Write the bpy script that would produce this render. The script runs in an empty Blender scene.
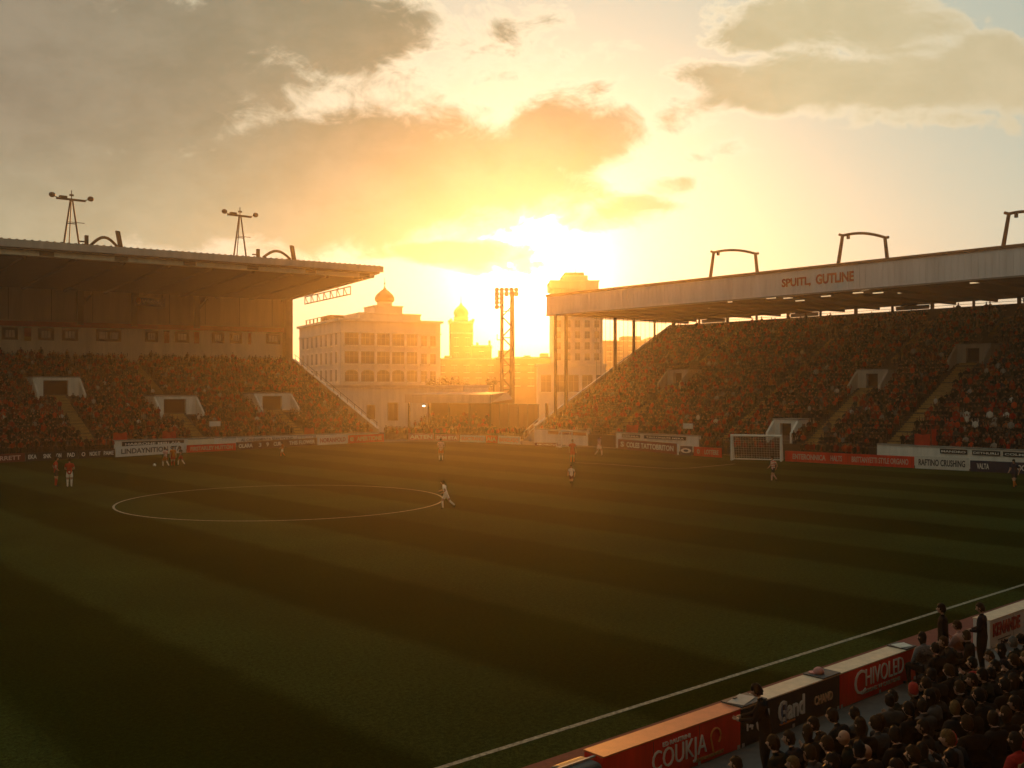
import bpy, bmesh, math, random
import numpy as np
from mathutils import Vector, Matrix
random.seed(7); rng = np.random.default_rng(11)
sc = bpy.context.scene
col = sc.collection
PI = math.pi

# ------------------------------------------------------------------ camera
CAMH = 7.0; F = 1000.0
cam_d = bpy.data.cameras.new('camera'); cam = bpy.data.objects.new('camera', cam_d); col.objects.link(cam)
cam.location = (0, 0, CAMH); cam.rotation_euler = (PI/2, 0, 0)
cam_d.sensor_width = 36; cam_d.lens = 36*F/1024
cam_d.shift_y = 6.0/1024.0            # horizon at image row 390
cam_d.clip_start = .1; cam_d.clip_end = 6000
sc.camera = cam

def ground(px, py, z=0.0):
    Y = (CAMH-z)*F/(py-390.0)
    return Vector(((px-512)/F*Y, Y, z))
def at(px, py, Y):
    return Vector(((px-512)/F*Y, Y, CAMH+(390-py)/F*Y))
def proj(p):
    return 512+F*p[0]/p[1], 390-F*(p[2]-CAMH)/p[1]

# ------------------------------------------------------------------ materials
def new_mat(name):
    m = bpy.data.materials.new(name); m.use_nodes = True
    nt = m.node_tree; b = nt.nodes['Principled BSDF']
    return m, nt, b
MATS = {}
def mat(name, c, rough=.7, var=.25, scale=3.0, metal=0.0, spec=.3, bump=0.0, emit=None, streak=False):
    if name in MATS: return MATS[name]
    m, nt, b = new_mat(name); N = nt.nodes; L = nt.links
    b.inputs['Roughness'].default_value = rough; b.inputs['Metallic'].default_value = metal
    b.inputs['Specular IOR Level'].default_value = spec
    tc = N.new('ShaderNodeTexCoord'); mp = N.new('ShaderNodeMapping'); L.new(tc.outputs['Object'], mp.inputs[0])
    if streak: mp.inputs['Scale'].default_value = (1, 1, .12)
    no = N.new('ShaderNodeTexNoise'); no.inputs['Scale'].default_value = scale; no.inputs['Detail'].default_value = 7
    no.inputs['Roughness'].default_value = .65
    L.new(mp.outputs[0], no.inputs['Vector'])
    r = N.new('ShaderNodeValToRGB'); r.color_ramp.elements[0].position = .3; r.color_ramp.elements[1].position = .7
    lo = [x*(1-var) for x in c]; hi = [min(1, x*(1+var*.6)) for x in c]
    r.color_ramp.elements[0].color = (*lo, 1); r.color_ramp.elements[1].color = (*hi, 1)
    L.new(no.outputs['Fac'], r.inputs[0]); L.new(r.outputs[0], b.inputs['Base Color'])
    if bump:
        bp = N.new('ShaderNodeBump'); bp.inputs['Strength'].default_value = bump; bp.inputs['Distance'].default_value = .02
        L.new(no.outputs['Fac'], bp.inputs['Height']); L.new(bp.outputs[0], b.inputs['Normal'])
    if emit:
        b.inputs['Emission Color'].default_value = (*emit[0], 1); b.inputs['Emission Strength'].default_value = emit[1]
    MATS[name] = m
    return m
def attr_mat(name, attr='Col', rough=.85):
    m, nt, b = new_mat(name); N = nt.nodes
    a = N.new('ShaderNodeAttribute'); a.attribute_name = attr
    nt.links.new(a.outputs['Color'], b.inputs['Base Color']); b.inputs['Roughness'].default_value = rough
    b.inputs['Specular IOR Level'].default_value = .15
    return m
CROWD = attr_mat('crowd_cloth')

concrete = mat('concrete', (.34, .32, .29), .9, .35, 1.5, bump=.3, streak=True)
white_wall = mat('white_painted_wall', (.78, .74, .68), .8, .22, 1.2, streak=True)
cream_wall = mat('cream_painted_wall', (.82, .70, .53), .85, .2, .8, streak=True)
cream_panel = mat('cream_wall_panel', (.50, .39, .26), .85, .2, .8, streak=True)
red_beam = mat('red_painted_steel', (.50, .04, .02), .6, .25, 2)
dark_steel = mat('dark_steel', (.06, .05, .045), .55, .3, 3, metal=.4)
grey_fascia = mat('grey_metal_fascia', (.42, .40, .38), .6, .2, 1.2, streak=True)
pale_fascia = mat('pale_metal_fascia', (.72, .69, .73), .6, .18, 1.0, streak=True)
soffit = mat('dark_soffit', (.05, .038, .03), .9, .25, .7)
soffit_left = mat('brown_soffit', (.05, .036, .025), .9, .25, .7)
roof_sheet = mat('roof_sheet', (.17, .14, .11), .6, .3, 2)
terrace_m = mat('terrace_concrete', (.09, .075, .065), .9, .35, 1.2)
aisle_m = mat('gold_lit_concrete', (.36, .24, .10), .9, .3, 2)  # golden light on the stairs is put into the concrete colour
nosing_m = mat('yellow_nosing', (.65, .42, .10), .8, .3, 6)
passage_shade = mat('painted_passage_shade', (.012, .010, .009), .95, .2, 2)
glass_m = mat('window_glass', (.09, .07, .055), .4, .4, .6, spec=.35)
paint_white = mat('white_line_paint', (.26, .26, .20), .95, .75, 9)
white_gloss = mat('white_gloss_paint', (.8, .8, .78), .35, .08, 4)
text_white = mat('white_lettering', (.78, .76, .72), .6, .1, 6)
text_red = mat('red_lettering', (.36, .04, .025), .6, .25, 9)
text_dark = mat('dark_lettering', (.03, .03, .045), .6, .2, 9)
text_orange = mat('orange_lettering', (.75, .27, .08), .6, .2, 9)
red_board = mat('red_board', (.74, .032, .012), .5, .30, 2.2, streak=True)
darkred_board = mat('dark_red_board', (.16, .02, .012), .5, .2, 3)
black_board = mat('black_board', (.012, .012, .014), .45, .5, 2.5, streak=True)
navy_board = mat('navy_board', (.02, .025, .06), .5, .3, 3)
white_board = mat('white_board', (.66, .63, .60), .55, .15, 3)
pink_board = mat('faded_pink_board', (.55, .25, .2), .6, .3, 2)
cap_skylit_cream = mat('skylit_cream_cap', (.66, .50, .34), .6, .2, 4)  # sky light on the board tops is put into this cream
cap_skylit_orange = mat('skylit_orange_cap', (.62, .16, .05), .55, .15, 4)  # same for the red board: skylit top painted orange
cap_dark = mat('dark_board_cap', (.05, .05, .05), .6, .3, 4)

# ------------------------------------------------------------------ mesh builder
class MB:
    def __init__(s): s.v = []; s.f = []; s.m = []; s.mats = []
    def mi(s, m):
        if m not in s.mats: s.mats.append(m)
        return s.mats.index(m)
    def add(s, vs, fs, m):
        o = len(s.v); s.v += [tuple(v) for v in vs]; k = s.mi(m)
        for f in fs: s.f.append([i+o for i in f]); s.m.append(k)
        return s
    def box(s, x0, x1, y0, y1, z0, z1, m):
        return s.hexa([(x0,y0,z0),(x1,y0,z0),(x1,y1,z0),(x0,y1,z0),(x0,y0,z1),(x1,y0,z1),(x1,y1,z1),(x0,y1,z1)], m)
    def hexa(s, p, m):
        return s.add(p, [(0,3,2,1),(4,5,6,7),(0,1,5,4),(1,2,6,5),(2,3,7,6),(3,0,4,7)], m)
    def quad(s, a, b, c, d, m): return s.add([a,b,c,d], [(0,1,2,3)], m)
    def prism(s, poly, axis, a, b, m):
        """poly of 2D points extruded along axis ('x': poly is (y,z); 'y': (x,z); 'z': (x,y))"""
        n = len(poly)
        def P(p, t): return (t,p[0],p[1]) if axis == 'x' else ((p[0],t,p[1]) if axis == 'y' else (p[0],p[1],t))
        vs = [P(p, a) for p in poly]+[P(p, b) for p in poly]
        fs = [tuple(range(n))[::-1], tuple(range(n, 2*n))]+[(i,(i+1)%n,(i+1)%n+n,i+n) for i in range(n)]
        return s.add(vs, fs, m)
    def tube(s, pts, r, m, n=8, cap=True):
        pts = [Vector(p) for p in pts]; K = len(pts)
        rs = r if isinstance(r, (list, tuple)) else [r]*K
        vs = []; up = Vector((0,0,1))
        for i, p in enumerate(pts):
            d = (pts[min(i+1,K-1)]-pts[max(i-1,0)]).normalized()
            a = d.cross(up)
            if a.length < 1e-3: a = d.cross(Vector((1,0,0)))
            a.normalize(); b = d.cross(a)
            for k in range(n):
                t = 2*PI*k/n; vs.append(p+(a*math.cos(t)+b*math.sin(t))*rs[i])
        fs = [(i*n+k, i*n+(k+1)%n, (i+1)*n+(k+1)%n, (i+1)*n+k) for i in range(K-1) for k in range(n)]
        if cap: fs += [tuple(range(n))[::-1], tuple(range((K-1)*n, K*n))]
        return s.add(vs, fs, m)
    def lathe(s, prof, m, c=(0,0), n=16):
        vs = []; 
        for r, z in prof:
            for k in range(n):
                t = 2*PI*k/n; vs.append((c[0]+r*math.cos(t), c[1]+r*math.sin(t), z))
        K = len(prof)
        fs = [(i*n+k, i*n+(k+1)%n, (i+1)*n+(k+1)%n, (i+1)*n+k) for i in range(K-1) for k in range(n)]
        fs += [tuple(range(n))[::-1], tuple(range((K-1)*n, K*n))]
        return s.add(vs, fs, m)
    def sphere(s, c, r, m, n=12, k=8):
        r = r if isinstance(r, (tuple, list)) else (r, r, r)
        vs = [(c[0],c[1],c[2]+r[2])]
        for i in range(1, k):
            a = PI*i/k
            for j in range(n):
                t = 2*PI*j/n; vs.append((c[0]+r[0]*math.sin(a)*math.cos(t), c[1]+r[1]*math.sin(a)*math.sin(t), c[2]+r[2]*math.cos(a)))
        vs.append((c[0],c[1],c[2]-r[2])); fs = []
        for j in range(n): fs.append((0, 1+j, 1+(j+1)%n))
        for i in range(k-2):
            for j in range(n):
                a = 1+i*n; fs.append((a+j, a+n+j, a+n+(j+1)%n, a+(j+1)%n))
        last = len(vs)-1; a = 1+(k-2)*n
        for j in range(n): fs.append((last, a+(j+1)%n, a+j))
        return s.add(vs, fs, m)
    def mesh(s, name, smooth=False):
        me = bpy.data.meshes.new(name); me.from_pydata(s.v, [], s.f)
        for m in s.mats: me.materials.append(m)
        me.polygons.foreach_set('material_index', s.m)
        if smooth: me.polygons.foreach_set('use_smooth', [True]*len(s.f))
        me.update(); return me
    def obj(s, name, parent=None, smooth=False, loc=None, rz=0):
        o = bpy.data.objects.new(name, s.mesh(name, smooth)); col.objects.link(o)
        if parent: o.parent = parent
        if loc is not None: o.location = loc; o.rotation_euler.z = rz
        return o
def bevel(o, w=.02, seg=2):
    b = o.modifiers.new('bevel', 'BEVEL'); b.width = w; b.segments = seg; b.limit_method = 'ANGLE'; return o
def tag(o, label, cat, group=None):
    o['label'] = label; o['category'] = cat
    if group: o['group'] = group
    return o
def thing(name, label, cat, loc=(0,0,0), rz=0, group=None):
    o = bpy.data.objects.new(name, None); col.objects.link(o); o.empty_display_size = .3
    o.location = loc; o.rotation_euler.z = rz
    return tag(o, label, cat, group)
def struct(o): o['kind'] = 'structure'; return o
def text_mesh(s, h, w, m, name='lettering', bold=.0, extr=.012, shear=0.0):
    """text in the XZ plane facing -Y, centred, cap height h, squeezed to width w"""
    cu = bpy.data.curves.new('t', 'FONT'); cu.body = s; cu.align_x = 'CENTER'; cu.align_y = 'CENTER'
    cu.size = 1; cu.extrude = .5; cu.offset = bold; cu.shear = shear; cu.resolution_u = 3
    o = bpy.data.objects.new('t', cu); col.objects.link(o)
    dg = bpy.context.evaluated_depsgraph_get(); dg.update()
    me = bpy.data.meshes.new_from_object(o.evaluated_get(dg)); bpy.data.objects.remove(o); bpy.data.curves.remove(cu)
    n = len(me.vertices); co = np.empty(n*3, 'f'); me.vertices.foreach_get('co', co); co = co.reshape(-1, 3)
    mn = co.min(0); mx = co.max(0); c = (mn+mx)/2
    out = np.empty_like(co)
    out[:,0] = (co[:,0]-c[0])*w/max(1e-4, mx[0]-mn[0])
    out[:,2] = (co[:,1]-c[1])*h/max(1e-4, mx[1]-mn[1])
    out[:,1] = -co[:,2]*extr*2
    me.vertices.foreach_set('co', out.ravel()); me.name = name
    me.materials.clear(); me.materials.append(m); me.update()
    return me
def text(s, h, w, m, parent, loc, rz=0, bold=0.0, name='lettering', shear=0.0):
    o = bpy.data.objects.new(name, text_mesh(s, h, w, m, name, bold, shear=shear)); col.objects.link(o)
    o.parent = parent; o.location = loc; o.rotation_euler.z = rz
    return o
ORD = 'zeroth first second third fourth fifth sixth seventh eighth ninth tenth eleventh twelfth thirteenth fourteenth fifteenth sixteenth seventeenth eighteenth nineteenth twentieth'.split()
def ordw(n):
    if n <= 20: return ORD[n]
    tens = {2:'twenty',3:'thirty',4:'forty',5:'fifty',6:'sixty',7:'seventy',8:'eighty',9:'ninety'}
    if n % 10: return tens[n//10]+'-'+ORD[n % 10]
    return {30:'thirtieth',40:'fortieth',50:'fiftieth',60:'sixtieth',70:'seventieth',80:'eightieth',90:'ninetieth'}[n]

# ------------------------------------------------------------------ site axes
U = Vector((.749, .662, 0)); Nn = Vector((-.662, .749, 0))     # along near touchline / across the pitch
T0 = Vector((-1.33, 18.5, 0))                                   # a point of the near touchline
AZU = math.atan2(U.y, U.x)
W0 = Vector((2.96, 133.0, 0)); r_dir = Vector((.6485, -.7612, 0)); o_dir = Vector((.7612, .6485, 0))
Q0 = Vector((-18.1, 135.3, 0)); q_dir = Vector((.778, .628, 0)); m_dir = Vector((-.628, .778, 0))
def solve(P, d, px):
    k = (px-512)/F
    return (k*P.y-P.x)/(d.x-k*d.y)
# look controls
SUN_E = 3.3; SUN_C = (1.0, .37, .055)
SKY_S = .016; SKY_TINT = (1.0, .96, .9)
CLR_T = (.26, .32, .285); CLR_B = (.31, .38, .33)
AUR_W = (.0, .06, .07); AUR_M = (.10, .20, .22); AUR_N = (2.5, 2.5, 2.2)
RIM_C = (.68, .63, .44); CORE_C = (.225, .185, .135); CORE_S = (-.10, .02, .0); CORE_L = (.14, .15, .09); CORE_R = (.23, .20, .115)
HAZE_C = (1.0, .88, .66); HAZE_D = .00060; HAZE_G = .83
EXPO = 0.38
# ------------------------------------------------------------------ ground, pitch, markings
gm, nt, b = new_mat('ground_tarmac'); N = nt.nodes; Lk = nt.links
tc = N.new('ShaderNodeTexCoord'); n1 = N.new('ShaderNodeTexNoise'); n1.inputs['Scale'].default_value = .35; n1.inputs['Detail'].default_value = 9
Lk.new(tc.outputs['Object'], n1.inputs['Vector'])
rp = N.new('ShaderNodeValToRGB'); rp.color_ramp.elements[0].color = (.035,.03,.026,1); rp.color_ramp.elements[1].color = (.085,.075,.065,1)
Lk.new(n1.outputs['Fac'], rp.inputs[0]); Lk.new(rp.outputs[0], b.inputs['Base Color']); b.inputs['Roughness'].default_value = .95
g = MB(); R = 1300
g.add([(-R,-R+400,0),(R,-R+400,0),(R,R+400,0),(-R,R+400,0)], [(0,1,2,3)], gm)
struct(g.obj('ground'))

pm, nt, b = new_mat('mown_grass'); N = nt.nodes; Lk = nt.links
def math_node(op, a=None, bb=None, c=None):
    m = N.new('ShaderNodeMath'); m.operation = op
    for i, x in enumerate((a, bb, c)):
        if x is None: continue
        if isinstance(x, (int, float)): m.inputs[i].default_value = x
        else: Lk.new(x, m.inputs[i])
    return m.outputs[0]
tc = N.new('ShaderNodeTexCoord'); sx = N.new('ShaderNodeSeparateXYZ'); Lk.new(tc.outputs['Object'], sx.inputs[0])
wob = N.new('ShaderNodeTexNoise'); wob.inputs['Scale'].default_value = .5; wob.inputs['Detail'].default_value = 5; Lk.new(tc.outputs['Object'], wob.inputs['Vector'])
s_ = math_node('ADD', sx.outputs['X'], math_node('MULTIPLY', math_node('SUBTRACT', wob.outputs['Fac'], .5), .9))
ph = math_node('SINE', math_node('MULTIPLY', s_, PI/5.0))
st = N.new('ShaderNodeMapRange'); st.interpolation_type = 'SMOOTHSTEP'
Lk.new(ph, st.inputs['Value']); st.inputs['From Min'].default_value = -.26; st.inputs['From Max'].default_value = .26
fine = N.new('ShaderNodeTexNoise'); fine.inputs['Scale'].default_value = 9; fine.inputs['Detail'].default_value = 10; fine.inputs['Roughness'].default_value = .75; Lk.new(tc.outputs['Object'], fine.inputs['Vector'])
big = N.new('ShaderNodeTexNoise'); big.inputs['Scale'].default_value = .12; big.inputs['Detail'].default_value = 6; Lk.new(tc.outputs['Object'], big.inputs['Vector'])
mixc = N.new('ShaderNodeMix'); mixc.data_type = 'RGBA'; Lk.new(st.outputs[0], mixc.inputs[0])
mixc.inputs[6].default_value = (.0118, .0192, .0028, 1); mixc.inputs[7].default_value = (.0275, .0385, .0095, 1)
blade = N.new('ShaderNodeTexNoise'); blade.inputs['Scale'].default_value = 34; blade.inputs['Detail'].default_value = 6; blade.inputs['Roughness'].default_value = .8; Lk.new(tc.outputs['Object'], blade.inputs['Vector'])
gr = math_node('MULTIPLY', math_node('MULTIPLY_ADD', math_node('SUBTRACT', fine.outputs['Fac'], .5), 3.2, 1.0), math_node('MULTIPLY_ADD', math_node('SUBTRACT', blade.outputs['Fac'], .5), 4.2, 1.0))
var = math_node('MULTIPLY', math_node('MAXIMUM', gr, .25), math_node('ADD', .35, math_node('MULTIPLY', big.outputs['Fac'], 1.3)))
mul = N.new('ShaderNodeVectorMath'); mul.operation = 'SCALE'; Lk.new(mixc.outputs[2], mul.inputs[0]); Lk.new(var, mul.inputs['Scale'])
Lk.new(mul.outputs[0], b.inputs['Base Color']); b.inputs['Roughness'].default_value = .9; b.inputs['Specular IOR Level'].default_value = 0.0
bp = N.new('ShaderNodeBump'); bp.inputs['Strength'].default_value = .18; bp.inputs['Distance'].default_value = .04
Lk.new(fine.outputs['Fac'], bp.inputs['Height']); Lk.new(bp.outputs[0], b.inputs['Normal'])

# the pitch lies in a local frame: x along the touchline, y across
pit = MB()
far_pts = [ground(-420,470), ground(-60,465.5), ground(116,456.6), ground(240,449.8), ground(320,445), ground(400,441.6), ground(470,442), ground(534,445.2), ground(618,448.6), ground(1022,473.2), ground(1300,488)]
near = [T0+U*90-Nn*1.0, T0-U*75-Nn*1.0]
inv = Matrix.Rotation(-AZU, 4, 'Z')
def loc_p(p): return inv @ (Vector(p)-T0)
ring = [loc_p(p) for p in far_pts]+[loc_p(p) for p in near]
pit.add([(p.x,p.y,.008) for p in ring], [tuple(range(len(ring)))[::-1]], pm)
struct(pit.obj('pitch', loc=T0, rz=AZU))

def ribbon(mb, pts, w, z, m):
    vs = []
    K = len(pts)
    for i, p in enumerate(pts):
        d = (pts[min(i+1,K-1)]-pts[max(i-1,0)]).normalized(); a = Vector((-d.y, d.x, 0))*w/2
        vs += [(p.x+a.x,p.y+a.y,z),(p.x-a.x,p.y-a.y,z)]
    mb.add(vs, [(2*i,2*i+1,2*i+3,2*i+2) for i in range(K-1)], m)
mk = MB()
ribbon(mk, [T0+U*(-60+i*2) for i in range(70)], .13, .013, paint_white)
struct(mk.obj('touchline'))
mk = MB(); CC = Vector((-14.45, 63.4, 0)); RC = 10.05
ribbon(mk, [CC+Vector((math.cos(a), math.sin(a), 0))*RC for a in [2*PI*i/96 for i in range(97)]], .13, .013, paint_white)
struct(mk.obj('centre_circle'))
mk = MB()
pa = [ground(575,462.6), ground(612,464.6), ground(645,467.2), ground(668,468.6), ground(690,468.2), ground(712,466.2), ground(735,464)]
ribbon(mk, pa, .16, .013, paint_white)
struct(mk.obj('penalty_arc'))

# red perimeter strip + grey walkway beside the near touchline
trk = mat('red_perimeter_strip', (.14, .035, .028), .95, .3, 6)
walk = mat('grey_walkway', (.115, .11, .105), .9, .3, 2.5)
mk = MB(); ribbon(mk, [T0+U*(-70+i*5)-Nn*1.95 for i in range(34)], 1.9, .012, trk); struct(mk.obj('perimeter_strip'))
mk = MB(); ribbon(mk, [T0+U*(-70+i*5)-Nn*4.2 for i in range(34)], 2.6, .016, walk); struct(mk.obj('walkway'))

# ------------------------------------------------------------------ RIGHT STAND   local: x along front (to the right), y back, z up
RR = math.atan2(r_dir.y, r_dir.x)
RL = 84.0
stR = thing('stadium_stand', 'packed covered stand on the right, long pale fascia with red lettering', 'grandstand', W0, RR)
R_ROWS = 33; R_DEP = .82; R_Y0 = .7; R_Z0 = 1.25; R_RISE = .44
def rz_(y): return R_Z0+max(0, (y-R_Y0)/R_DEP)*R_RISE
R_YB = R_Y0+R_ROWS*R_DEP; R_ZB = R_Z0+R_ROWS*R_RISE
def stepped(x0, x1, y0, z0, n, dep, rise, base, m):
    poly = [(y0, base), (y0, z0)]
    for i in range(n):
        poly += [(y0+(i+1)*dep, z0+i*rise)]
        if i < n-1: poly += [(y0+(i+1)*dep, z0+(i+1)*rise)]
    poly += [(y0+n*dep, base)]
    mb = MB(); vs = [(x0,)+p for p in poly]+[(x1,)+p for p in poly]; K = len(poly)
    fs = [(i, (i+1) % K, (i+1) % K+K, i+K) for i in range(K)]
    # sides as strips so no big n-gon with overlaps
    mb.add(vs, fs, m)
    for x in (x0, x1):
        for i in range(n):
            a, b2 = y0+i*dep, y0+(i+1)*dep
            mb.quad((x,a,base),(x,b2,base),(x,b2,z0+i*rise),(x,a,z0+i*rise), m)
    return mb
stepped(0, RL, R_Y0, R_Z0, R_ROWS, R_DEP, R_RISE, 0.002, terrace_m).obj('terrace', stR)
# front wall with a gap where spectators sit close to the goal
def wall_runs(P, d, runs, x0, x1, h, th, parent):
    cuts = [x0]+[q for a, c in runs for q in (solve(P, d, a) if a is not None else x0, solve(P, d, c) if c is not None else x1)]+[x1]
    for i in range(len(cuts)-1):
        a, c = max(x0, cuts[i]), min(x1, cuts[i+1])
        if c-a < .05: continue
        pale = i % 2 == 1; mb = MB()
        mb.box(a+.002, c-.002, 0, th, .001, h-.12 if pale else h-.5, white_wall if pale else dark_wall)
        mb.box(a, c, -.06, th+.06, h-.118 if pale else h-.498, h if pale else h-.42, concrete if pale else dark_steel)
        mb.obj('front_wall', parent)
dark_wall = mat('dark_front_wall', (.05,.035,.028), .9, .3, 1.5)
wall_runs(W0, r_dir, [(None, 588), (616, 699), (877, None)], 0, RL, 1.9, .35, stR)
mb = MB(); yb = R_YB+.02
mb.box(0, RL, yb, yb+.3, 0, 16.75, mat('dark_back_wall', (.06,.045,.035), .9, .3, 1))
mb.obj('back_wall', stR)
# end parapet following the rake
mb = MB()
mb.prism([(0.4,1.2),(0.4,2.15),(R_YB,R_ZB+.95),(R_YB,R_ZB-.2)], 'x', -.3, -.003, concrete)
mb.prism([(0.3,2.16),(0.3,2.32),(R_YB,R_ZB+1.12),(R_YB,R_ZB+.96)], 'x', -.36, .06, white_wall)
mb.obj('side_parapet', stR)
# roof
roofR = MB(); YF = 2.5; YE = 32.0
roofR.hexa([(-.1,YF+.3,17.32),(RL,YF+.3,17.32),(RL,YE,17.75),(-.1,YE,17.75),(-.1,YF+.3,19.5),(RL,YF+.3,19.5),(RL,YE,18.6),(-.1,YE,18.6)], roof_sheet)
roofR = roofR.obj('roof', stR)
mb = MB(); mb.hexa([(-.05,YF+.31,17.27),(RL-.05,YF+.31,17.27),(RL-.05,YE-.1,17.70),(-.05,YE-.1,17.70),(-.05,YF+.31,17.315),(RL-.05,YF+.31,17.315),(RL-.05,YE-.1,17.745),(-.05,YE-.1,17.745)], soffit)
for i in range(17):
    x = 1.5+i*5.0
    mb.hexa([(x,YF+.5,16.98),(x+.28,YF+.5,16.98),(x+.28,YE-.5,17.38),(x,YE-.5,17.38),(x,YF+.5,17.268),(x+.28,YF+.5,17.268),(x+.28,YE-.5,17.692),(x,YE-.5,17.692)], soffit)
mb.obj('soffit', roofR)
mb = MB(); mb.box(-.35, RL+.1, YF, YF+.27, 17.1, 19.55, pale_fascia)
x = 0.0
while x < RL:
    mb.box(x, x+.05, YF-.035, YF-.002, 17.2, 19.5, pale_fascia); x += .62
mb.obj('fascia', roofR)
mb = MB(); mb.box(-.45, RL+.15, YF-.12, YF+.5, 19.56, 19.86, mat('brown_gutter', (.13,.075,.045), .6, .3, 2)); mb.box(-.38, RL+.1, YF-.07, YF+.3, 16.95, 17.09, mat('grey_trim', (.22,.20,.19), .6, .2, 2)); mb.obj('gutter', roofR)
mb = MB(); mb.box(-.36, -.12, YF+.28, YE, 17.15, 19.3, pale_fascia); mb.obj('end_fascia', roofR)
# columns in the light gap at the back
xs = [-.02+i*5.05 for i in range(17)]
for x in xs:
    mb = MB(); w = .38 if int(x/5.05+.5) % 2 == 0 else .24
    mb.box(x, x+w, yb+.05, yb+.3, 16.752, 17.7, dark_steel); mb.obj('column', stR)
for i in range(16):
    if i % 3 == 1:
        x = xs[i]; mb = MB()
        mb.box(x+.6, x+4.9, yb+.12, yb+.16, 16.8, 17.25, mat('frosted_panel', (.35,.40,.48), .4, .2, 2)); mb.box(x+.5, x+5, yb+.10, yb+.18, 17.25, 17.31, dark_steel)
        mb.obj('wind_panel', stR)
mb = MB(); mb.box(0, RL, yb+.13, yb+.19, 17.02, 17.06, dark_steel); mb.obj('guard_rail', stR)
# end screen: posts + vertical bars between the rake and the roof
for px, w in ((555.5,.30),(566,.34),(615,.36),(634,.30),(655,.20),(675,.2)):
    d = solve(W0+r_dir*.35, o_dir, px); mb = MB()
    mb.box(.2, .2+w, d-w/2, d+w/2, rz_(d)-.5, 17.35, dark_steel); mb.obj('end_post', stR)
mb = MB(); y = 11.4
while y < 27:
    mb.box(.27, .31, y-.022, y+.022, rz_(y)+.4, 17.5, dark_steel); y += .92
for z in (16.95,): mb.box(.26, .32, 11, 26.3, z, z+.09, dark_steel)
mb.prism([(3,rz_(3)+1.3),(3,rz_(3)+1.38),(26,rz_(26)+1.38),(26,rz_(26)+1.3)], 'x', .26, .32, dark_steel)
mb.obj('end_screen', stR)
# lamps under the roof
lampm = mat('soffit_lamp_glass', (.8,.7,.5), .4, .05, 3, emit=((1,.72,.38), .55))
for px, py, dd in ((1,0,6.5),(0,0,0)): pass
for (px, d) in ((771,6),(788,7.5),(800,12),(826,9),(834,5),(858,8),(866,5.2),(878,10),(893,4.8),(903,12),(933,7),(940,4.4),(976,7.5),(742,11),(728,6.5),(712,12),(690,7)):
    x = solve(W0+o_dir*d, r_dir, px); mb = MB(); z = 17.27+(d-2.8)*.0147
    mb.box(x-.55, x+.55, d-.12, d+.12, z-.10, z-.004, lampm); mb.obj('lamp', roofR)
# fascia lettering
x0 = solve(W0+o_dir*YF, r_dir, 782); x1 = solve(W0+o_dir*YF, r_dir, 811); x2 = solve(W0+o_dir*YF, r_dir, 816); x3 = solve(W0+o_dir*YF, r_dir, 854)
fasc = [o for o in stR.children_recursive if o.name.startswith('fascia')][0]
text('SPUITL,', 1.05, x1-x0, text_red, fasc, ((x0+x1)/2, YF-.045, 18.30), bold=.035)
text('GUTLINE', 1.05, x3-x2, text_red, fasc, ((x2+x3)/2, YF-.045, 18.42), bold=.035)

# portals / aisles
def portal(parent, x, d, zf, w=4.4, h=2.2, wing=2.4, slope=.53, ow=1.9, x_open=0.0, name='entrance_portal', m=None):
    white_wall = m or globals()['white_wall']
    z = zf(d); dep = h/slope+.6
    mb = MB(); a, c = x_open-ow/2, x_open+ow/2
    mb.box(x-w/2, x+a, d, d+dep, z-.2, z+h, white_wall); mb.box(x+c, x+w/2, d, d+dep, z-.2, z+h, white_wall)
    mb.box(x+a, x+c, d, d+dep, z+h-.35, z+h-.003, white_wall)
    mb.box(x-w/2-.06, x+w/2+.06, d-.08, d+dep+.1, z+h, z+h+.12, concrete)
    for s in (-1, 1):      # wing walls stepping down to the front
        xx = x+s*(w/2-.02)
        mb.prism([(d-wing, zf(d-wing)-.1),(d-wing, zf(d-wing)+1.0),(d-.004, z+h-.1),(d-.004, z-.2)], 'x', xx-.12, xx+.12, white_wall)
    p = mb.obj(name, parent)
    mb = MB(); mb.box(x+a+.004, x+c-.004, d+.5, d+.6, z-.2, z+h-.36, passage_shade); mb.obj('doorway_shade', p)  # near-black panel paints the shade inside the opening
    return p
def aisle(parent, x, w, y0, n, dep, rise, z0, i0, i1, name='stair_aisle'):
    mb = MB()
    for i in range(i0, i1):
        for k in (0, 1):
            ya = y0+(i+k*.5)*dep; z = z0+(i-1+(k+1)*.5)*rise+.03+(.5*rise if False else 0)
            z = z0+i*rise+.03+(k*.5*rise)
            mb.box(x-w/2, x+w/2, ya, ya+dep*.5-.003, z-.45, z, aisle_m)
            mb.box(x-w/2+.02, x+w/2-.02, ya-.012, ya+.10, z+.002, z+.014, nosing_m)
    for s in (-1, 1): pass
    return mb.obj(name, parent)
portal_m = mat('portal_concrete', (.50,.47,.42), .9, .25, 1.2, streak=True)
exR = []     # keep-out boxes (x0,x1,y0,y1) for the crowd
for base_px, portal_px in ((885, 968), (805, 868), (606, 676)):
    x = solve(W0+o_dir*.9, r_dir, base_px+5)
    d = solve(W0+r_dir*x, o_dir, portal_px); d = min(max(d, 7), 20); d = R_Y0+round((d-R_Y0)/R_DEP)*R_DEP-.01
    portal(stR, x+.4, d, rz_, w=3.7, h=1.75, wing=1.7, slope=R_RISE/R_DEP, ow=1.4, m=portal_m)
    i1 = int(round((d-R_Y0)/R_DEP))
    aisle(stR, x, 1.7, R_Y0, R_ROWS, R_DEP, R_RISE, R_Z0, 0, i1)
    aisle(stR, x, 1.1, R_Y0, R_ROWS, R_DEP, R_RISE, R_Z0, i1+7, R_ROWS-1)
    exR += [(x-1.0, x+1.0, 0, d), (x-1.75, x+2.55, d-1.8, d+3.7), (x-.7, x+.7, d, 40)]
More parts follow.
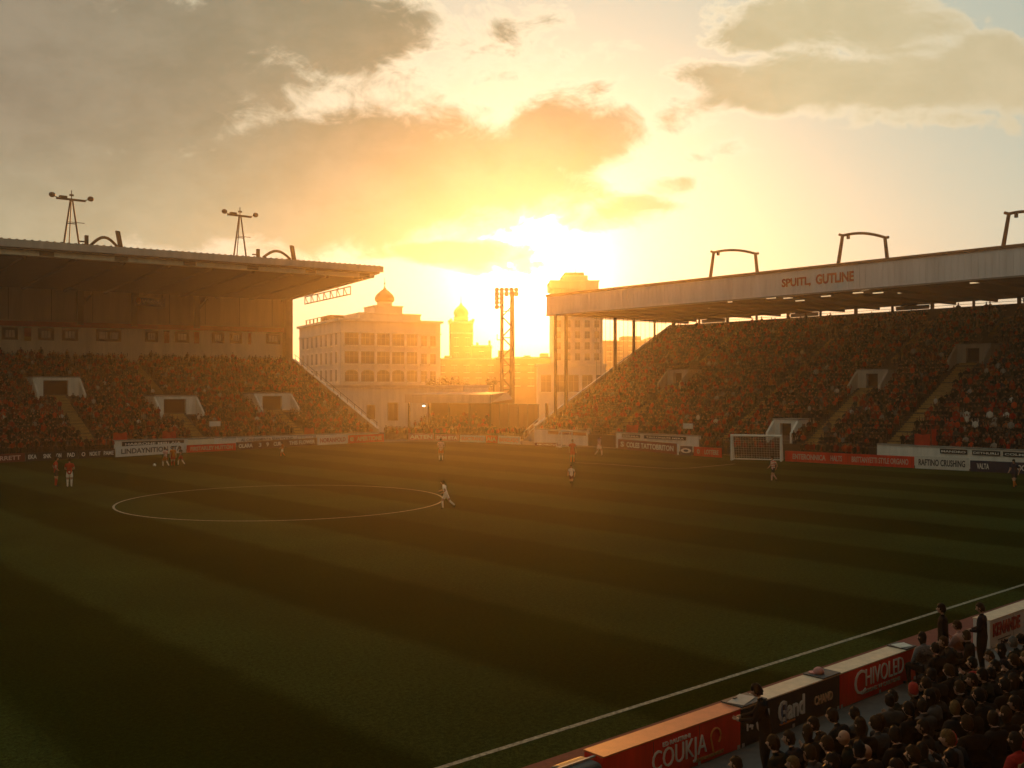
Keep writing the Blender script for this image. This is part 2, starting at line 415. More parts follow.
x = solve(W0+o_dir*.9, r_dir, 722); aisle(stR, x, 1.0, R_Y0, R_ROWS, R_DEP, R_RISE, R_Z0, 0, R_ROWS-1); exR.append((x-.6, x+.6, 0, 40))
xD = solve(W0+o_dir*3, r_dir, 789); portal(stR, xD, R_Y0+2*R_DEP-.01, rz_, w=3.0, h=1.7, wing=1.2, slope=.53, ow=1.4); exR.append((xD-1.7, xD+1.7, 0, 6))

# frames on the roof edge
arch_m = mat('dark_red_tube', (.10, .045, .03), .5, .3, 4)
for (pa_, pb, lab) in ((710, 757, 'standing farthest left'), (838, 887, 'just right of the red lettering'), (1003, 1052, 'cut by the right edge of the photo')):
    xa = solve(W0+o_dir*(YF+.5), r_dir, pa_); xb = solve(W0+o_dir*(YF+.5), r_dir, pb)
    yy = YF+.55; zt = 19.84; zd = 0
    t = thing('roof_frame', 'dark curved tube frame standing on the right roof edge, '+lab, 'roof frame', W0+r_dir*((xa+xb)/2)+o_dir*yy+Vector((0,0,zt)), RR, 'tube frames on the right roof')
    hw = (xb-xa)/2; H = 2.9
    mb = MB(); mb.tube([(-hw,0,0),(-hw+.5,0,H)], [.2,.17], arch_m); mb.box(-hw-.3,-hw+.3,-.3,.3,-.02,.06,dark_steel); mb.obj('upright', t)
    mb = MB(); mb.tube([(hw,0,0),(hw-.25,0,H-.75)], [.2,.17], arch_m); mb.box(hw-.3,hw+.3,-.3,.3,-.02,.06,dark_steel); mb.obj('upright', t)
    mb = MB(); mb.tube([(-hw+.1,0,H+.12)]+[(-hw+.5+(2*hw-.7)*i/8, 0, H-.03-.75*(i/8)**2+.14*math.sin(PI*i/8)) for i in range(9)]+[(hw+.15,0,H-.78)], .14, arch_m); mb.obj('crossbar', t)
    mb = MB(); mb.box(-hw+1.0,-hw+1.25,-.12,.12,H-.45,H-.1,dark_steel); mb.obj('lamp', t)
t = thing('roof_vent', 'low pale ventilation unit on the right roof above the red lettering', 'roof vent', W0+r_dir*solve(W0+o_dir*6, r_dir, 793)+o_dir*6+Vector((0,0,19.35)), RR)
mb = MB(); mb.box(-1.2,1.2,-.4,.4,0,.75,grey_fascia); mb.obj('housing', t); mb = MB(); mb.box(-1.35,1.35,-.5,.5,.752,.86,dark_steel); mb.obj('cover', t)

# ------------------------------------------------------------------ LEFT STAND  local: x along front (0 at its right end, negative to the left), y back
QR = math.atan2(q_dir.y, q_dir.x); QL = 66.0
stL = thing('stadium_stand', 'packed covered stand on the left, cream back wall with red beam', 'grandstand', Q0, QR)
L_ROWS = 31; L_DEP = .82; L_Y0 = .6; L_Z0 = .75; L_RISE = .335
def lz_(y): return L_Z0+max(0, (y-L_Y0)/L_DEP)*L_RISE
L_YB = L_Y0+L_ROWS*L_DEP; L_ZB = L_Z0+L_ROWS*L_RISE
TILT = .014
def zz(x, z): return z+TILT*x
stepped(-QL, 0, L_Y0, L_Z0, L_ROWS, L_DEP, L_RISE, .002, terrace_m).obj('terrace', stL)
wall_runs(Q0, q_dir, [(113, None)], -QL, 0, 1.3, .3, stL)
def tilted_box(mb, x0, x1, y0, y1, z0, z1, m):
    mb.hexa([(x0,y0,zz(x0,z0)),(x1,y0,zz(x1,z0)),(x1,y1,zz(x1,z0)),(x0,y1,zz(x0,z0)),(x0,y0,zz(x0,z1)),(x1,y0,zz(x1,z1)),(x1,y1,zz(x1,z1)),(x0,y1,zz(x0,z1))], m)
wy = L_YB+.25
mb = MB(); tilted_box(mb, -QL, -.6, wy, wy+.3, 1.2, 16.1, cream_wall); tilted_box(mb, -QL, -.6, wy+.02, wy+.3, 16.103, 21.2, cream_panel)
for i in range(12):
    x = -3-i*5.3; tilted_box(mb, x, x+.06, wy-.01, wy+.019, 16.8, 21, mat('panel_joint', (.12,.09,.06), .9, .2, 2))
mb.obj('back_wall', stL)
mb = MB(); tilted_box(mb, -QL, -.5, wy-.28, wy-.003, 15.95, 16.62, red_beam); mb.obj('beam', stL)
# end wall column + rake parapet
mb = MB(); mb.box(-1.2, -.1, wy-1.2, wy+.4, 0, 21.2, mat('brown_column', (.14,.07,.045), .8, .3, 1.5)); mb.obj('end_column', stL)
mb = MB(); mb.prism([(0.3,.3),(0.3,1.75),(L_YB-.8,L_ZB+.55),(L_YB-.8,L_ZB-.6)], 'x', .003, .3, concrete); mb.prism([(0.3,1.76),(0.3,1.9),(L_YB-.8,L_ZB+.7),(L_YB-.8,L_ZB+.56)], 'x', -.05, .36, white_wall); mb.obj('side_parapet', stL)
mb = MB(); mb.tube([(.15,.5,2.55),(.15,L_YB-1,L_ZB+1.4)], .04, dark_steel, 6)
for i in range(13):
    y = .6+i*2.0; mb.tube([(.15,y,1.8+(y-.3)*.405),(.15,y,2.55+(y-.5)*.405)], .03, dark_steel, 6)
mb.obj('handrail', stL)
# roof
YFL = -.15
mb = MB()
def roofbox(mb, x0, x1, y0, y1, zb0, zb1, zt0, zt1, m):
    mb.hexa([(x0,y0,zz(x0,zb0)),(x1,y0,zz(x1,zb0)),(x1,y1,zz(x1,zb1)),(x0,y1,zz(x0,zb1)),(x0,y0,zz(x0,zt0)),(x1,y0,zz(x1,zt0)),(x1,y1,zz(x1,zt1)),(x0,y1,zz(x0,zt1))], m)
roofbox(mb, -QL, .3, YFL+.25, wy+1.5, 22.75, 21.25, 23.75, 22.4, roof_sheet)
x = -QL
while x < .3:
    roofbox(mb, x, x+.22, YFL-.05, wy+1.4, 23.755, 22.405, 23.82, 22.47, roof_sheet); x += .75
rfL = mb.obj('roof', stL)
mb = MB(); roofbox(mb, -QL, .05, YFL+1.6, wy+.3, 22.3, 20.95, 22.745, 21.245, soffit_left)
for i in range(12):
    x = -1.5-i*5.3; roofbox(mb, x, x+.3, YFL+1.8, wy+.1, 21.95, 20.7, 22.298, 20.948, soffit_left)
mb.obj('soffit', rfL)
mb = MB(); roofbox(mb, -QL, .75, YFL, YFL+.22, 22.95, 22.95, 23.745, 23.745, grey_fascia); mb.obj('fascia', rfL)
mb = MB(); roofbox(mb, -QL, -.2, YFL+.8, YFL+1.5, 22.2, 22.2, 22.94, 22.94, cream_wall)
for i in range(8):
    x = -2.5-i*8.0; roofbox(mb, x, x+1.5, YFL+.77, YFL+.797, 22.25, 22.25, 22.9, 22.9, mat('rusty_patch', (.14,.09,.05), .9, .3, 3))
mb.obj('lower_beam', rfL)
# wall columns with knee braces
for px in (79.5, 133.5, 196):
    x = solve(Q0+m_dir*wy, q_dir, px); mb = MB()
    mb.box(x-.42, x+.42, wy-.45, wy-.285, zz(x,16.3), zz(x,20.9), dark_steel)
    if px != 133.5: mb.hexa([(x+.42,wy-.44,zz(x,19.0)),(x+.42,wy-.30,zz(x,19.0)),(x+.42,wy-.30,zz(x,19.6)),(x+.42,wy-.44,zz(x,19.6)),(x+1.6,wy-.44,zz(x,20.5)),(x+1.6,wy-.30,zz(x,20.5)),(x+1.6,wy-.30,zz(x,20.9)),(x+1.6,wy-.44,zz(x,20.9))], dark_steel)
    mb.obj('column', stL)
# framed windows on the cream wall
winframe = mat('brown_window_frame', (.07,.045,.03), .6, .2, 4)
pane_m = mat('dusty_pane', (.60,.54,.46), .3, .5, 1.4, spec=.5)
for a, c in ((2,18),(38,54),(62,78),(96,121),(145,158),(175,189),(212,224),(230,242),(266,280)):
    xa = solve(Q0+m_dir*wy, q_dir, a); xb = solve(Q0+m_dir*wy, q_dir, c)
    z0, z1 = zz(xa,14.15), zz(xa,15.75)
    mb = MB()
    mb.box(xa, xb, wy-.10, wy-.004, z0, z0+.32, winframe); mb.box(xa, xb, wy-.10, wy-.004, z1-.32, z1, winframe)
    mb.box(xa, xa+.4, wy-.10, wy-.004, z0+.32, z1-.32, winframe); mb.box(xb-.4, xb, wy-.10, wy-.004, z0+.32, z1-.32, winframe)
    if a == 96: mb.box((xa+xb)/2-.15, (xa+xb)/2+.15, wy-.10, wy-.004, z0+.32, z1-.32, winframe)
    w = mb.obj('window', stL)
    mb = MB(); mb.box(xa+.4, xb-.4, wy-.05, wy-.006, z0+.32, z1-.32, pane_m)
    for k in range(1, 3):
        xx = xa+.4+(xb-xa-.8)*k/3; mb.box(xx-.03, xx+.03, wy-.065, wy-.052, z0+.33, z1-.33, winframe)
    mb.obj('pane', w)
yel = mat('yellow_cloth', (.5,.3,.05), .9, .2, 4)
redcloth = mat('red_cloth', (.40,.03,.02), .85, .25, 5)
for i, (a, c, lab) in enumerate(((24,31,'red and yellow pennant on the cream wall between the first two windows'),(164,169,'narrow red pennant on the cream wall left of the sixth window'),(194,199,'short bright red pennant on the cream wall right of the sixth window'),(248,251,'slim dark red pennant on the cream wall left of the last window'))):
    xa = solve(Q0+m_dir*wy, q_dir, a); xb = solve(Q0+m_dir*wy, q_dir, c); xm = (xa+xb)/2; w = (xb-xa)/2
    t = thing('pennant', lab, 'pennant', Q0+q_dir*xm+m_dir*(wy-.12)+Vector((0,0,zz(xm,14.0))), QR, 'pennants on the cream wall')
    mb = MB()
    for k in range(6):
        za, zb_ = 1.7-k*.28, 1.7-(k+1)*.28
        ya, yb2 = .04*math.sin(k*1.3), .04*math.sin((k+1)*1.3)
        mb.hexa([(-w,ya,zb_),(w,ya+.03,zb_),(w,ya+.06,zb_),(-w,ya+.03,zb_),(-w,yb2,za-.002),(w,yb2+.03,za-.002),(w,yb2+.06,za-.002),(-w,yb2+.03,za-.002)], yel if (i == 0 and k > 3) else redcloth)
    mb.obj('cloth', t); mb = MB(); mb.tube([(-w-.1,.02,1.74),(w+.1,.02,1.74)], .04, dark_steel, 6); mb.obj('rod', t)
# sign under the roof
xa = solve(Q0+m_dir*22, q_dir, 135); xb = solve(Q0+m_dir*22, q_dir, 165); xm = (xa+xb)/2; w = (xb-xa)/2
t = thing('hanging_sign', 'small dark blue sign with white lettering and orange emblem under the left stand roof', 'sign', Q0+q_dir*xm+m_dir*22+Vector((0,0,18.55)), QR)
mb = MB(); mb.box(-w, w, -.1, .1, 0, 1.1, mat('blue_sign', (.03,.04,.14), .5, .2, 3)); mb.obj('panel', t)
text('Widoday', .75, w*1.45, text_white, t, (w*.18,-.11,.5), bold=.02)
mb = MB(); mb.sphere((-w*.78,-.11,.68), (.34,.04,.42), text_orange); mb.obj('emblem', t)
for s in (-1, 1):
    mb = MB(); mb.tube([(s*w*.8,0,1.1),(s*w*.8,0,3.2)], .05, dark_steel, 6); mb.obj('hanger', t)
# portals and aisles
exL = []
for base_px, portal_px, up in ((90, 57, False), (200, 176, True), (303, 274, False)):
    x = solve(Q0+m_dir*.9, q_dir, base_px); d = solve(Q0+q_dir*x, m_dir, portal_px)
    d = min(max(d, 8), 18); d = L_Y0+round((d-L_Y0)/L_DEP)*L_DEP-.01
    portal(stL, x, d, lz_, w=5.4, h=2.1, slope=L_RISE/L_DEP, ow=2.9, x_open=-.1)
    i1 = int(round((d-L_Y0)/L_DEP)); aisle(stL, x, 1.8, L_Y0, L_ROWS, L_DEP, L_RISE, L_Z0, 0, i1)
    exL += [(x-1.0, x+1.0, 0, d), (x-2.9, x+2.9, d-2.4, d+5.4)]
    if up: aisle(stL, x, 1.4, L_Y0, L_ROWS, L_DEP, L_RISE, L_Z0, i1+8, L_ROWS-1); exL.append((x-.8, x+.8, d, 40))
# lattice gantry under the rear corner of the roof
gx = .9
t = thing('roof_gantry', 'white lattice gantry hanging under the open end of the left roof', 'gantry', Q0+q_dir*gx+Vector((0,0,0)), QR)
mb = MB(); gm_ = mat('white_gantry_steel', (.5,.47,.42), .6, .2, 3); pts = []
for z in (21.3, 20.2):
    mb.tube([(0,9,z+.5),(0,23,z)], .09, gm_, 6)
for i in range(15):
    y = 9+i; mb.tube([(0,y,20.7-(y-9)*.036),(0,y+(.9 if i % 2 else 0),21.8-(y-9)*.036)], .07, gm_, 6)
mb.obj('truss', t)
mb = MB(); mb.tube([(-.9,12,22.0),(0,12,21.6)], .07, gm_, 6); mb.tube([(-.9,20,21.6),(0,20,21.4)], .07, gm_, 6); mb.obj('bracket', t)

# floodlight masts and brackets on the left roof
def roofL(px, y):
    x = solve(Q0+m_dir*y, q_dir, px); return x, Q0+q_dir*x+m_dir*y+Vector((0,0,zz(x, 23.85-1.35*(y/27))))
for (px, h, lab) in ((71.5, 6.3, 'A-frame lamp mast near the left end of the left roof, with round lamps'), (240, 6.4, 'A-frame lamp mast nearer the open end of the left roof')):
    x, p = roofL(px, 1.8)
    t = thing('lamp_mast', lab, 'lamp mast', p-Vector((0,0,.1)), QR, 'lamp masts on the left roof')
    for s in (-1, 1):
        mb = MB(); mb.tube([(s*.85,0,0),(s*.12,0,h*.82)], [.11,.09], dark_steel, 8); mb.box(s*.85-.25,s*.85+.25,-.25,.25,-.05,.06,dark_steel); mb.obj('leg', t)
    mb = MB(); mb.tube([(0,1.0,0),(0,.1,h*.82)], .06, dark_steel, 8); mb.obj('stay', t)
    mb = MB(); mb.box(-.48,.5,-.06,.06,h*.40,h*.40+.09,dark_steel); mb.box(-.4,1.4,-.05,.05,h*.43,h*.43+.06,dark_steel); mb.obj('brace', t)
    mb = MB(); mb.box(-1.6,1.5,-.17,.17,h*.82,h*.82+.2,dark_steel); mb.box(-1.3,-.5,-.25,.25,h*.82+.2,h*.82+.42,dark_steel); mb.tube([(0,0,h*.82),(0,0,h)],.05,dark_steel,6); mb.box(-.22,.22,-.1,.1,h*.90,h*.93,dark_steel); mb.obj('crossarm', t)
    for s in (-1, 1):
        mb = MB(); mb.tube([(s*1.5,0,h*.85),(s*2.0,0,h*.88)], .05, dark_steel, 6); mb.sphere((s*2.05,-.05,h*.885), (.36,.3,.3), dark_steel, 10, 7); mb.obj('lamp', t)
for (pa_, pb, pc, lab) in ((86.5, 105, 120.5, 'arched tube with two stub posts on the left roof beside the first lamp mast'), (258, 276, 294, 'arched tube with two stub posts near the open end of the left roof')):
    xa, p = roofL(pa_, .9); xc, _ = roofL(pc, .9); t = thing('roof_bracket', lab, 'roof bracket', p-Vector((0,0,.05)), QR, 'arched brackets on the left roof'); L_ = xc-xa; z1 = TILT*L_
    mb = MB(); mb.box(-.18,.18,-.18,.18,0,1.15,dark_steel); mb.box(-.75,-.18,-.1,.1,.35,.5,dark_steel); mb.obj('post', t)
    mb = MB(); mb.tube([(L_*.14+L_*.76*i/8, 0, .15+z1*i/8+.95*math.sin(PI*i/8)) for i in range(9)], .17, dark_steel, 8); mb.obj('arch', t)
    mb = MB(); mb.hexa([(L_-.2,-.2,z1),(L_+.25,-.2,z1),(L_+.25,.2,z1),(L_-.2,.2,z1),(L_-.55,-.2,z1+1.95),(L_-.1,-.2,z1+1.9),(L_-.1,.2,z1+1.9),(L_-.55,.2,z1+1.95)], dark_steel); mb.obj('post', t)
# ------------------------------------------------------------------ near boards
BL = T0-Nn*3.1
def sB(px): return solve(BL, U, px)
near_boards = [
 (603, 741, 'red', 'red board with white COUKJA lettering nearest the bottom edge of the photo', red_board, cap_skylit_orange),
 (741, 840, 'black', 'black board with white Gand lettering between two red boards by the near touchline', black_board, cap_skylit_cream),
 (840, 916, 'red', 'red board with white CHIVOLED lettering on the near touchline', red_board, cap_skylit_cream),
 (990, 1075, 'pale', 'pale board with crowded red lettering at the right edge by the near touchline', white_board, cap_skylit_cream)]
NB = {}
for i, (a, c, k, lab, pm_, cm) in enumerate(near_boards):
    s0, s1 = sB(a), sB(c); L_ = s1-s0; hb = .80
    t = thing('advertising_board', lab, 'advertising board', BL+U*s0, AZU, 'boards along the near touchline'); NB[i] = (t, L_, s0)
    mb = MB(); mb.box(.008, L_-.008, 0, .46, .02, hb-.03, pm_); bevel(mb.obj('panel', t), .02)
    mb = MB(); nj = max(1, int(L_/1.25))
    for j in range(1, nj): mb.box(L_*j/nj-.006, L_*j/nj+.006, -.0035, -.001, .04, hb-.05, cap_dark)
    if nj > 1: mb.obj('joint', t)
    for j in range(nj+1):
        mb = MB(); mb.box(min(L_-.12, max(.03, L_*j/nj-.04)), min(L_-.04, max(.11, L_*j/nj+.04)), -.008, -.001, .022, .10, grey_fascia); mb.obj('bracket', t)
    mb = MB(); mb.box(.004, L_-.004, -.012, .475, hb-.028, hb, cm)
    if i in (1, 2):
        w = .85 if i == 1 else .5; x0 = .004 if i == 1 else L_-w
        mb.box(x0, x0+w, -.02, .49, hb+.002, hb+.03, cap_dark)
        if i == 1: mb.box(L_-.7, L_-.004, -.02, .49, hb+.002, hb+.03, cap_dark)
    bevel(mb.obj('cap', t), .008)
    mb = MB(); mb.box(.008, L_-.008, .02, .45, .0165, .0195, cap_dark); mb.obj('base', t)
def xs_on(i, px): return sB(px)-NB[i][2]
t, L_, _ = NB[0]
a, c = xs_on(0, 652), xs_on(0, 706)
text('COUKJA', .46, c-a, text_white, t, ((a+c)/2, -.012, .34), bold=-.008)
text('ED RAUTRINI', .075, (c-a)*.5, text_white, t, ((a+c)/2-.1, -.012, .64))
mb = MB()   # orange curl emblem
pts = [(.16*math.cos(q)*(1-q*.04), -.01, .16*math.sin(q)*(1-q*.04)) for q in [i*.3 for i in range(-3, 12)]]+[(-.06,-.01,-.28)]
mb.tube([(p[0]+c+.27, p[1]-.004, p[2]+.45) for p in pts], .018, text_orange, 6); mb.obj('emblem', t)
text('BESTON MANORT', .06, .85, mat('faded_gold_lettering', (.45,.25,.1), .6, .3, 9), t, (c+.1, -.012, .12))
t, L_, _ = NB[1]
a, c = xs_on(1, 778), xs_on(1, 804)
text('Gand', .42, c-a, text_white, t, ((a+c)/2, -.012, .44), bold=.02)
mb = MB(); mb.box(a+.05, c-.35, -.02, -.002, .17, .20, text_orange); mb.obj('underline', t)
a, c = xs_on(1, 746), xs_on(1, 774)
text('14', .17, .2, text_white, t, (a+.12, -.012, .40), bold=.01)
text('Gl', .42, .42, text_white, t, (a+.55, -.012, .40), bold=.02)
text('ll', .42, .2, mat('blue_lettering', (.14,.2,.34), .6, .2, 9), t, (a+1.28, -.012, .40))
a, c = xs_on(1, 814), xs_on(1, 832)
text('CHAND', .19, c-a, mat('pale_orange_lettering', (.7,.42,.25), .6, .2, 9), t, ((a+c)/2, -.012, .40), bold=.01)
t, L_, _ = NB[2]
a, c = xs_on(2, 855), xs_on(2, 903)
text('C', .54, .46, text_white, t, (a+.2, -.012, .44), bold=-.01)
text('HIVOLED', .38, c-a-.45, text_white, t, ((a+.45+c)/2, -.012, .50), bold=-.012)
text('BESSONS W CARTONE', .085, (c-a)*.8, mat('silver_lettering', (.5,.42,.36), .6, .2, 9), t, ((a+c)/2+.05, -.012, .20))
t, L_, _ = NB[3]
text('KENANDE', .36, 1.75, text_red, t, (1.05, -.012, .50), bold=.03)
mb = MB(); mb.box(.5, 1.3, -.02, -.002, .19, .215, text_dark); mb.obj('underline', t)
text('Falter', .12, .5, text_dark, t, (.95, -.012, .10))
# padded barrier end left of the red board
t = thing('padded_post', 'low grey padded barrier end at the bottom edge beside the red board', 'padded post', BL+U*(sB(603)-.45)+Nn*.2, AZU)
mb = MB(); mb.box(-.42,.42,-.28,.28,.017,.74,cap_dark); bevel(mb.obj('pad', t), .12, 4)
mb = MB(); mb.box(-.46,.46,-.02,.02,.742,.77,grey_fascia); mb.obj('strap', t)
# small things on the boards
t = thing('baseball_hat', 'small pink cap lying on the cap of the black board', 'hat', BL+U*sB(829)+Nn*.25+Vector((0,0,.832)), AZU+.5)
pk = mat('pink_cloth', (.55,.26,.24), .9, .25, 9)
mb = MB(); mb.lathe([(.11,0),(.12,.04),(.105,.09),(.05,.13),(.01,.135)], pk, n=14); mb.obj('crown', t, True)
mb = MB(); mb.prism([(-.09,.06),(-.10,.15),(-.05,.21),(.05,.21),(.10,.15),(.09,.06)], 'z', .0, .018, pk); mb.obj('brim', t)
t = thing('clipboard', 'thin pale clipboard lying on the left end of the black board', 'clipboard', BL+U*(sB(741)+.35)+Nn*.24+Vector((0,0,.832)), AZU+.25)
mb = MB(); mb.box(-.33,.33,-.17,.17,0,.012,mat('pale_card', (.35,.33,.30), .7, .2, 4)); mb.obj('card', t); mb = MB(); mb.box(-.06,.06,.11,.165,.0125,.03,dark_steel); mb.obj('clip', t)
t = thing('folded_programme', 'folded paper programme lying on the right end of the red CHIVOLED board', 'programme', BL+U*(sB(916)-.3)+Nn*.2+Vector((0,0,.832)), AZU-.3)
mb = MB(); mb.hexa([(-.2,-.14,0),(.2,-.14,0),(.2,.14,0),(-.2,.14,0),(-.2,-.14,.008),(.2,-.14,.008),(.2,.14,.03),(-.2,.14,.02)], mat('paper', (.6,.58,.52), .8, .2, 6)); mb.obj('page', t)

# ------------------------------------------------------------------ far boards
def far_board(px0, y0, px1, y1, h, pm_, txt, tm, label, z=0.0, th=.12, group='boards round the far edge of the pitch', bold=.02, th_frac=.5, name='advertising_board', w_frac=.86):
    a, b_ = ground(px0, y0), ground(px1, y1)
    v = b_-a; L_ = v.length; rz = math.atan2(v.y, v.x)
    t = thing(name, label, 'advertising board' if name == 'advertising_board' else 'banner', a+Vector((0,0,z)), rz, group)
    mb = MB(); mb.box(.01, L_-.01, 0, th, .03, h, pm_); mb.obj('panel', t)
    mb = MB(); nleg = max(2, int(L_/3))
    mb.box(.01, L_-.01, .0, th+.25, .009, .028, cap_dark); mb.obj('foot', t)
    if txt:
        parts_ = txt if isinstance(txt, list) else [(txt, .5, w_frac)]
        for s, c, w in parts_:
            text(s, h*th_frac, L_*w, tm, t, (L_*c, -.006, h*.52), bold=bold)
    return t
pinkt = mat('pale_pink_lettering', (.7,.45,.38), .6, .2, 9)
LBY = lambda px: 462.4-.0545*(px-12)
far_board(-40, LBY(-40), 25, LBY(25), .85, darkred_board, 'TRES CHARRETT', pinkt, 'dark red board with pink lettering at the far left edge of the pitch')
far_board(26, LBY(26), 78, LBY(78), .85, black_board, [('EKA', .12, .16), ('SNK', .40, .15), ('ON', .62, .1), ('PAD', .86, .15)], text_white, 'black board with four short white words behind the two players on the left')
far_board(79, LBY(79), 115, LBY(115), .85, black_board, [('O', .12, .1), ('NOX IT', .44, .3), ('PAME', .82, .28)], text_white, 'black board with white words just left of the long white board')
far_board(116, 457.4, 186, 452.8, 1.1, white_board, 'LINDAYNITION STA', text_dark, 'long white board with dark lettering behind the group of three players')
far_board(187, 453, 236, 450.5, .85, red_board, 'FIRSTARLEY HUTTON', pinkt, 'red board with pale lettering right of the group of three players')
far_board(237, 450.5, 317, 445.2, .95, mat('brown_board', (.10,.035,.02), .6, .2, 3), [('OLARA', .1, .16), ('3', .27, .03), ('9', .36, .03), ('CURL', .49, .11), ('THIS FLOWER', .80, .34)], text_white, 'dark brown board with scattered white words and numbers on the left')
far_board(318, 445.4, 347.5, 443.7, 1.15, white_board, 'NORANFOLD', text_red, 'white board with reddish lettering between the brown board and a red board')
far_board(348.5, 443.7, 384, 441.9, 1.1, red_board, [('e', .09, .1), ('APERTIONE', .58, .7)], pinkt, 'red board with pale lettering below the right end of the left stand')
far_board(408, 440.6, 434, 440.7, 1.0, pink_board, 'ARTEN', text_white, 'faded pink board under the left part of the low canopy')
far_board(435, 440.8, 459, 441.3, .9, pink_board, 'SOM ETA', text_white, 'faded pink board under the middle of the low canopy')
far_board(460, 442, 485, 442.8, .95, white_board, 'ELECTRANO', text_orange, 'white board with orange lettering left of the small red board')
far_board(486, 442.9, 497, 443.4, 1.0, red_board, 'AIA', pinkt, 'small red square board between two white boards')
far_board(498, 443.6, 520, 444.9, 1.05, white_board, 'BANGLADO', text_orange, 'white board with orange lettering right of the small red board')
far_board(535, 446.2, 558, 446.6, .45, darkred_board, 'AMCHIRONA', text_white, 'low dark strip board with white lettering beside the small goal')
RBY = lambda px: 449+.0582*(px-618)
far_board(618, 449, 676, 454.6, 1.2, darkred_board, [('S', .08, .06), ('COLES TATTOBRITON', .56, .8)], text_white, 'dark red board with white lettering between the two goals')
far_board(680, 455.2, 692, 455.8, 1.0, navy_board, 'o', text_white, 'small dark blue square board left of the short red board')
far_board(693.5, 456.0, 721, 458.0, 1.0, red_board, [('o', .18, .1), ('LOTTERE', .66, .5)], pinkt, 'short red board just left of the big goal')
far_board(785, 461.5, 914, 468.4, 1.05, red_board, [('ENTERONNICA', .20, .27), ('HALTS', .42, .09), ('BRITTANYETTI STYLE ORGANO', .75, .42)], pinkt, 'very long red board right of the big goal')
far_board(915, 468.6, 969, 471.2, 1.15, white_board, 'RAFTINO CRUSHING', text_dark, 'white board with dark lettering right of the very long red board')
far_board(970, 471.4, 1060, 475.8, .95, navy_board, [('VALTA', .15, .14), ('OOE', .6, .12)], text_white, 'dark blue board at the right edge behind the dark clothed player')
# banners on the stands' front walls
def wall_banner(P, d, off, rz, px0, px1, z0, h, pm_, txt, tm, label):
    a = solve(P+off, d, px0); c = solve(P+off, d, px1); L_ = c-a
    t = thing('wall_banner', label, 'banner', P+off+d*a+Vector((0,0,z0)), rz, 'banners on the stand front walls')
    mb = MB(); mb.box(0, L_, 0, .03, 0, h, pm_); mb.obj('cloth', t)
    if txt: text(txt, h*.55, L_*.9, tm, t, (L_/2, -.006, h/2), bold=.02)
    mb = MB(); mb.box(-.02, L_+.02, -.01, .045, h+.001, h+.04, cap_dark); mb.obj('rail', t)
lo = -m_dir*.09; ro = -o_dir*.10
wall_banner(Q0, q_dir, lo, QR, 122, 184, .55, .5, black_board, 'HARRONE MIRLAIA', text_white, 'black banner on the left stand wall above the long white board')
wall_banner(Q0, q_dir, lo, QR, 188, 214, .5, .62, cream_wall, None, None, 'plain cream banner on the left stand wall above the red board')
wall_banner(Q0, q_dir, lo, QR, 222, 236, .5, .62, white_board, None, None, 'short white banner on the left stand wall left of the long lettered banner')
wall_banner(Q0, q_dir, lo, QR, 238, 296, .52, .66, white_board, 'AL CANNAMENTA SEAN FOUND', text_dark, 'long white banner with dark lettering on the left stand wall')
wall_banner(Q0, q_dir, lo, QR, 297, 316, .52, .66, mat('blue_grey_banner', (.3,.3,.36), .7, .2, 3), 'REFEL', text_white, 'blue grey banner at the right end of the left stand wall')
for (a, c, lab, tx) in ((548, 586, 'dull strip banner on the right stand wall behind the small goal', None), (622, 640, 'short dark strip banner on the right stand wall left of the striped one', 'ORMA'), (644, 686, 'long dark strip banner on the right stand wall above the dark red board', 'TALLONATE MERA'), (940, 967, 'dark lettered strip banner on the right stand wall above the white board', 'MANDRO'), (972, 1000, 'middle dark strip banner on the right stand wall at the far right', 'DETHURLI'), (1003, 1040, 'last dark strip banner on the right stand wall at the right edge', 'COLMARA')):
    wall_banner(W0, r_dir, ro, RR, a, c, 1.28, .36, black_board if tx else darkred_board, tx, text_white, lab)
# red flags and covers hung along the crowd's front
def red_cloth(P, d, y, od, rz, px0, px1, z0, h, label):
    a = solve(P+od*y, d, px0); c = solve(P+od*y, d, px1); L_ = c-a; n = 8
    t = thing('red_flag', label, 'flag', P+od*y+d*a+Vector((0,0,z0)), rz, 'red flags held over the front rows')
    mb = MB(); vs = []
    for i in range(n+1):
        for k in range(4):
            w = .08*math.sin(i*1.4+k*.9); vs.append((L_*i/n, w, h*k/3+(.06*math.sin(i*1.1) if k == 3 else 0)))
    K = len(vs); vs += [(x, y_+.02, z) for x, y_, z in vs]
    fs = []
    for i in range(n):
        for k in range(3):
            q = i*4+k; fs += [(q, q+4, q+5, q+1), (K+q, K+q+1, K+q+5, K+q+4)]
    mb.add(vs, fs, mat('flag_red', (.50,.035,.015), .8, .2, 3)); mb.obj('cloth', t, True)
    mb = MB(); mb.tube([(0,.01,-.4),(0,.01,h+.25)], .03, dark_steel, 6); mb.obj('pole', t)
red_cloth(Q0, q_dir, .38, m_dir, QR, 113, 127, 1.3, .8, 'red flag at the front of the left stand above the long white board')
red_cloth(Q0, q_dir, .38, m_dir, QR, 162, 176, 1.3, .8, 'red flag at the front of the left stand above the group of three players')
red_cloth(Q0, q_dir, .38, m_dir, QR, 304, 314, 1.3, .8, 'small red flag at the front of the left stand beside its right stairway')
red_cloth(W0, r_dir, .2, o_dir, RR, 626, 638, 1.9, .9, 'red flag at the front of the right stand below its left stairway')
red_cloth(W0, r_dir, .2, o_dir, RR, 914, 930, 1.9, 1.0, 'wide red flag at the front of the right stand beside its right stairway')
red_cloth(W0, r_dir, .2, o_dir, RR, 931, 936, 2.0, 1.4, 'narrow upright red flag at the front of the right stand')
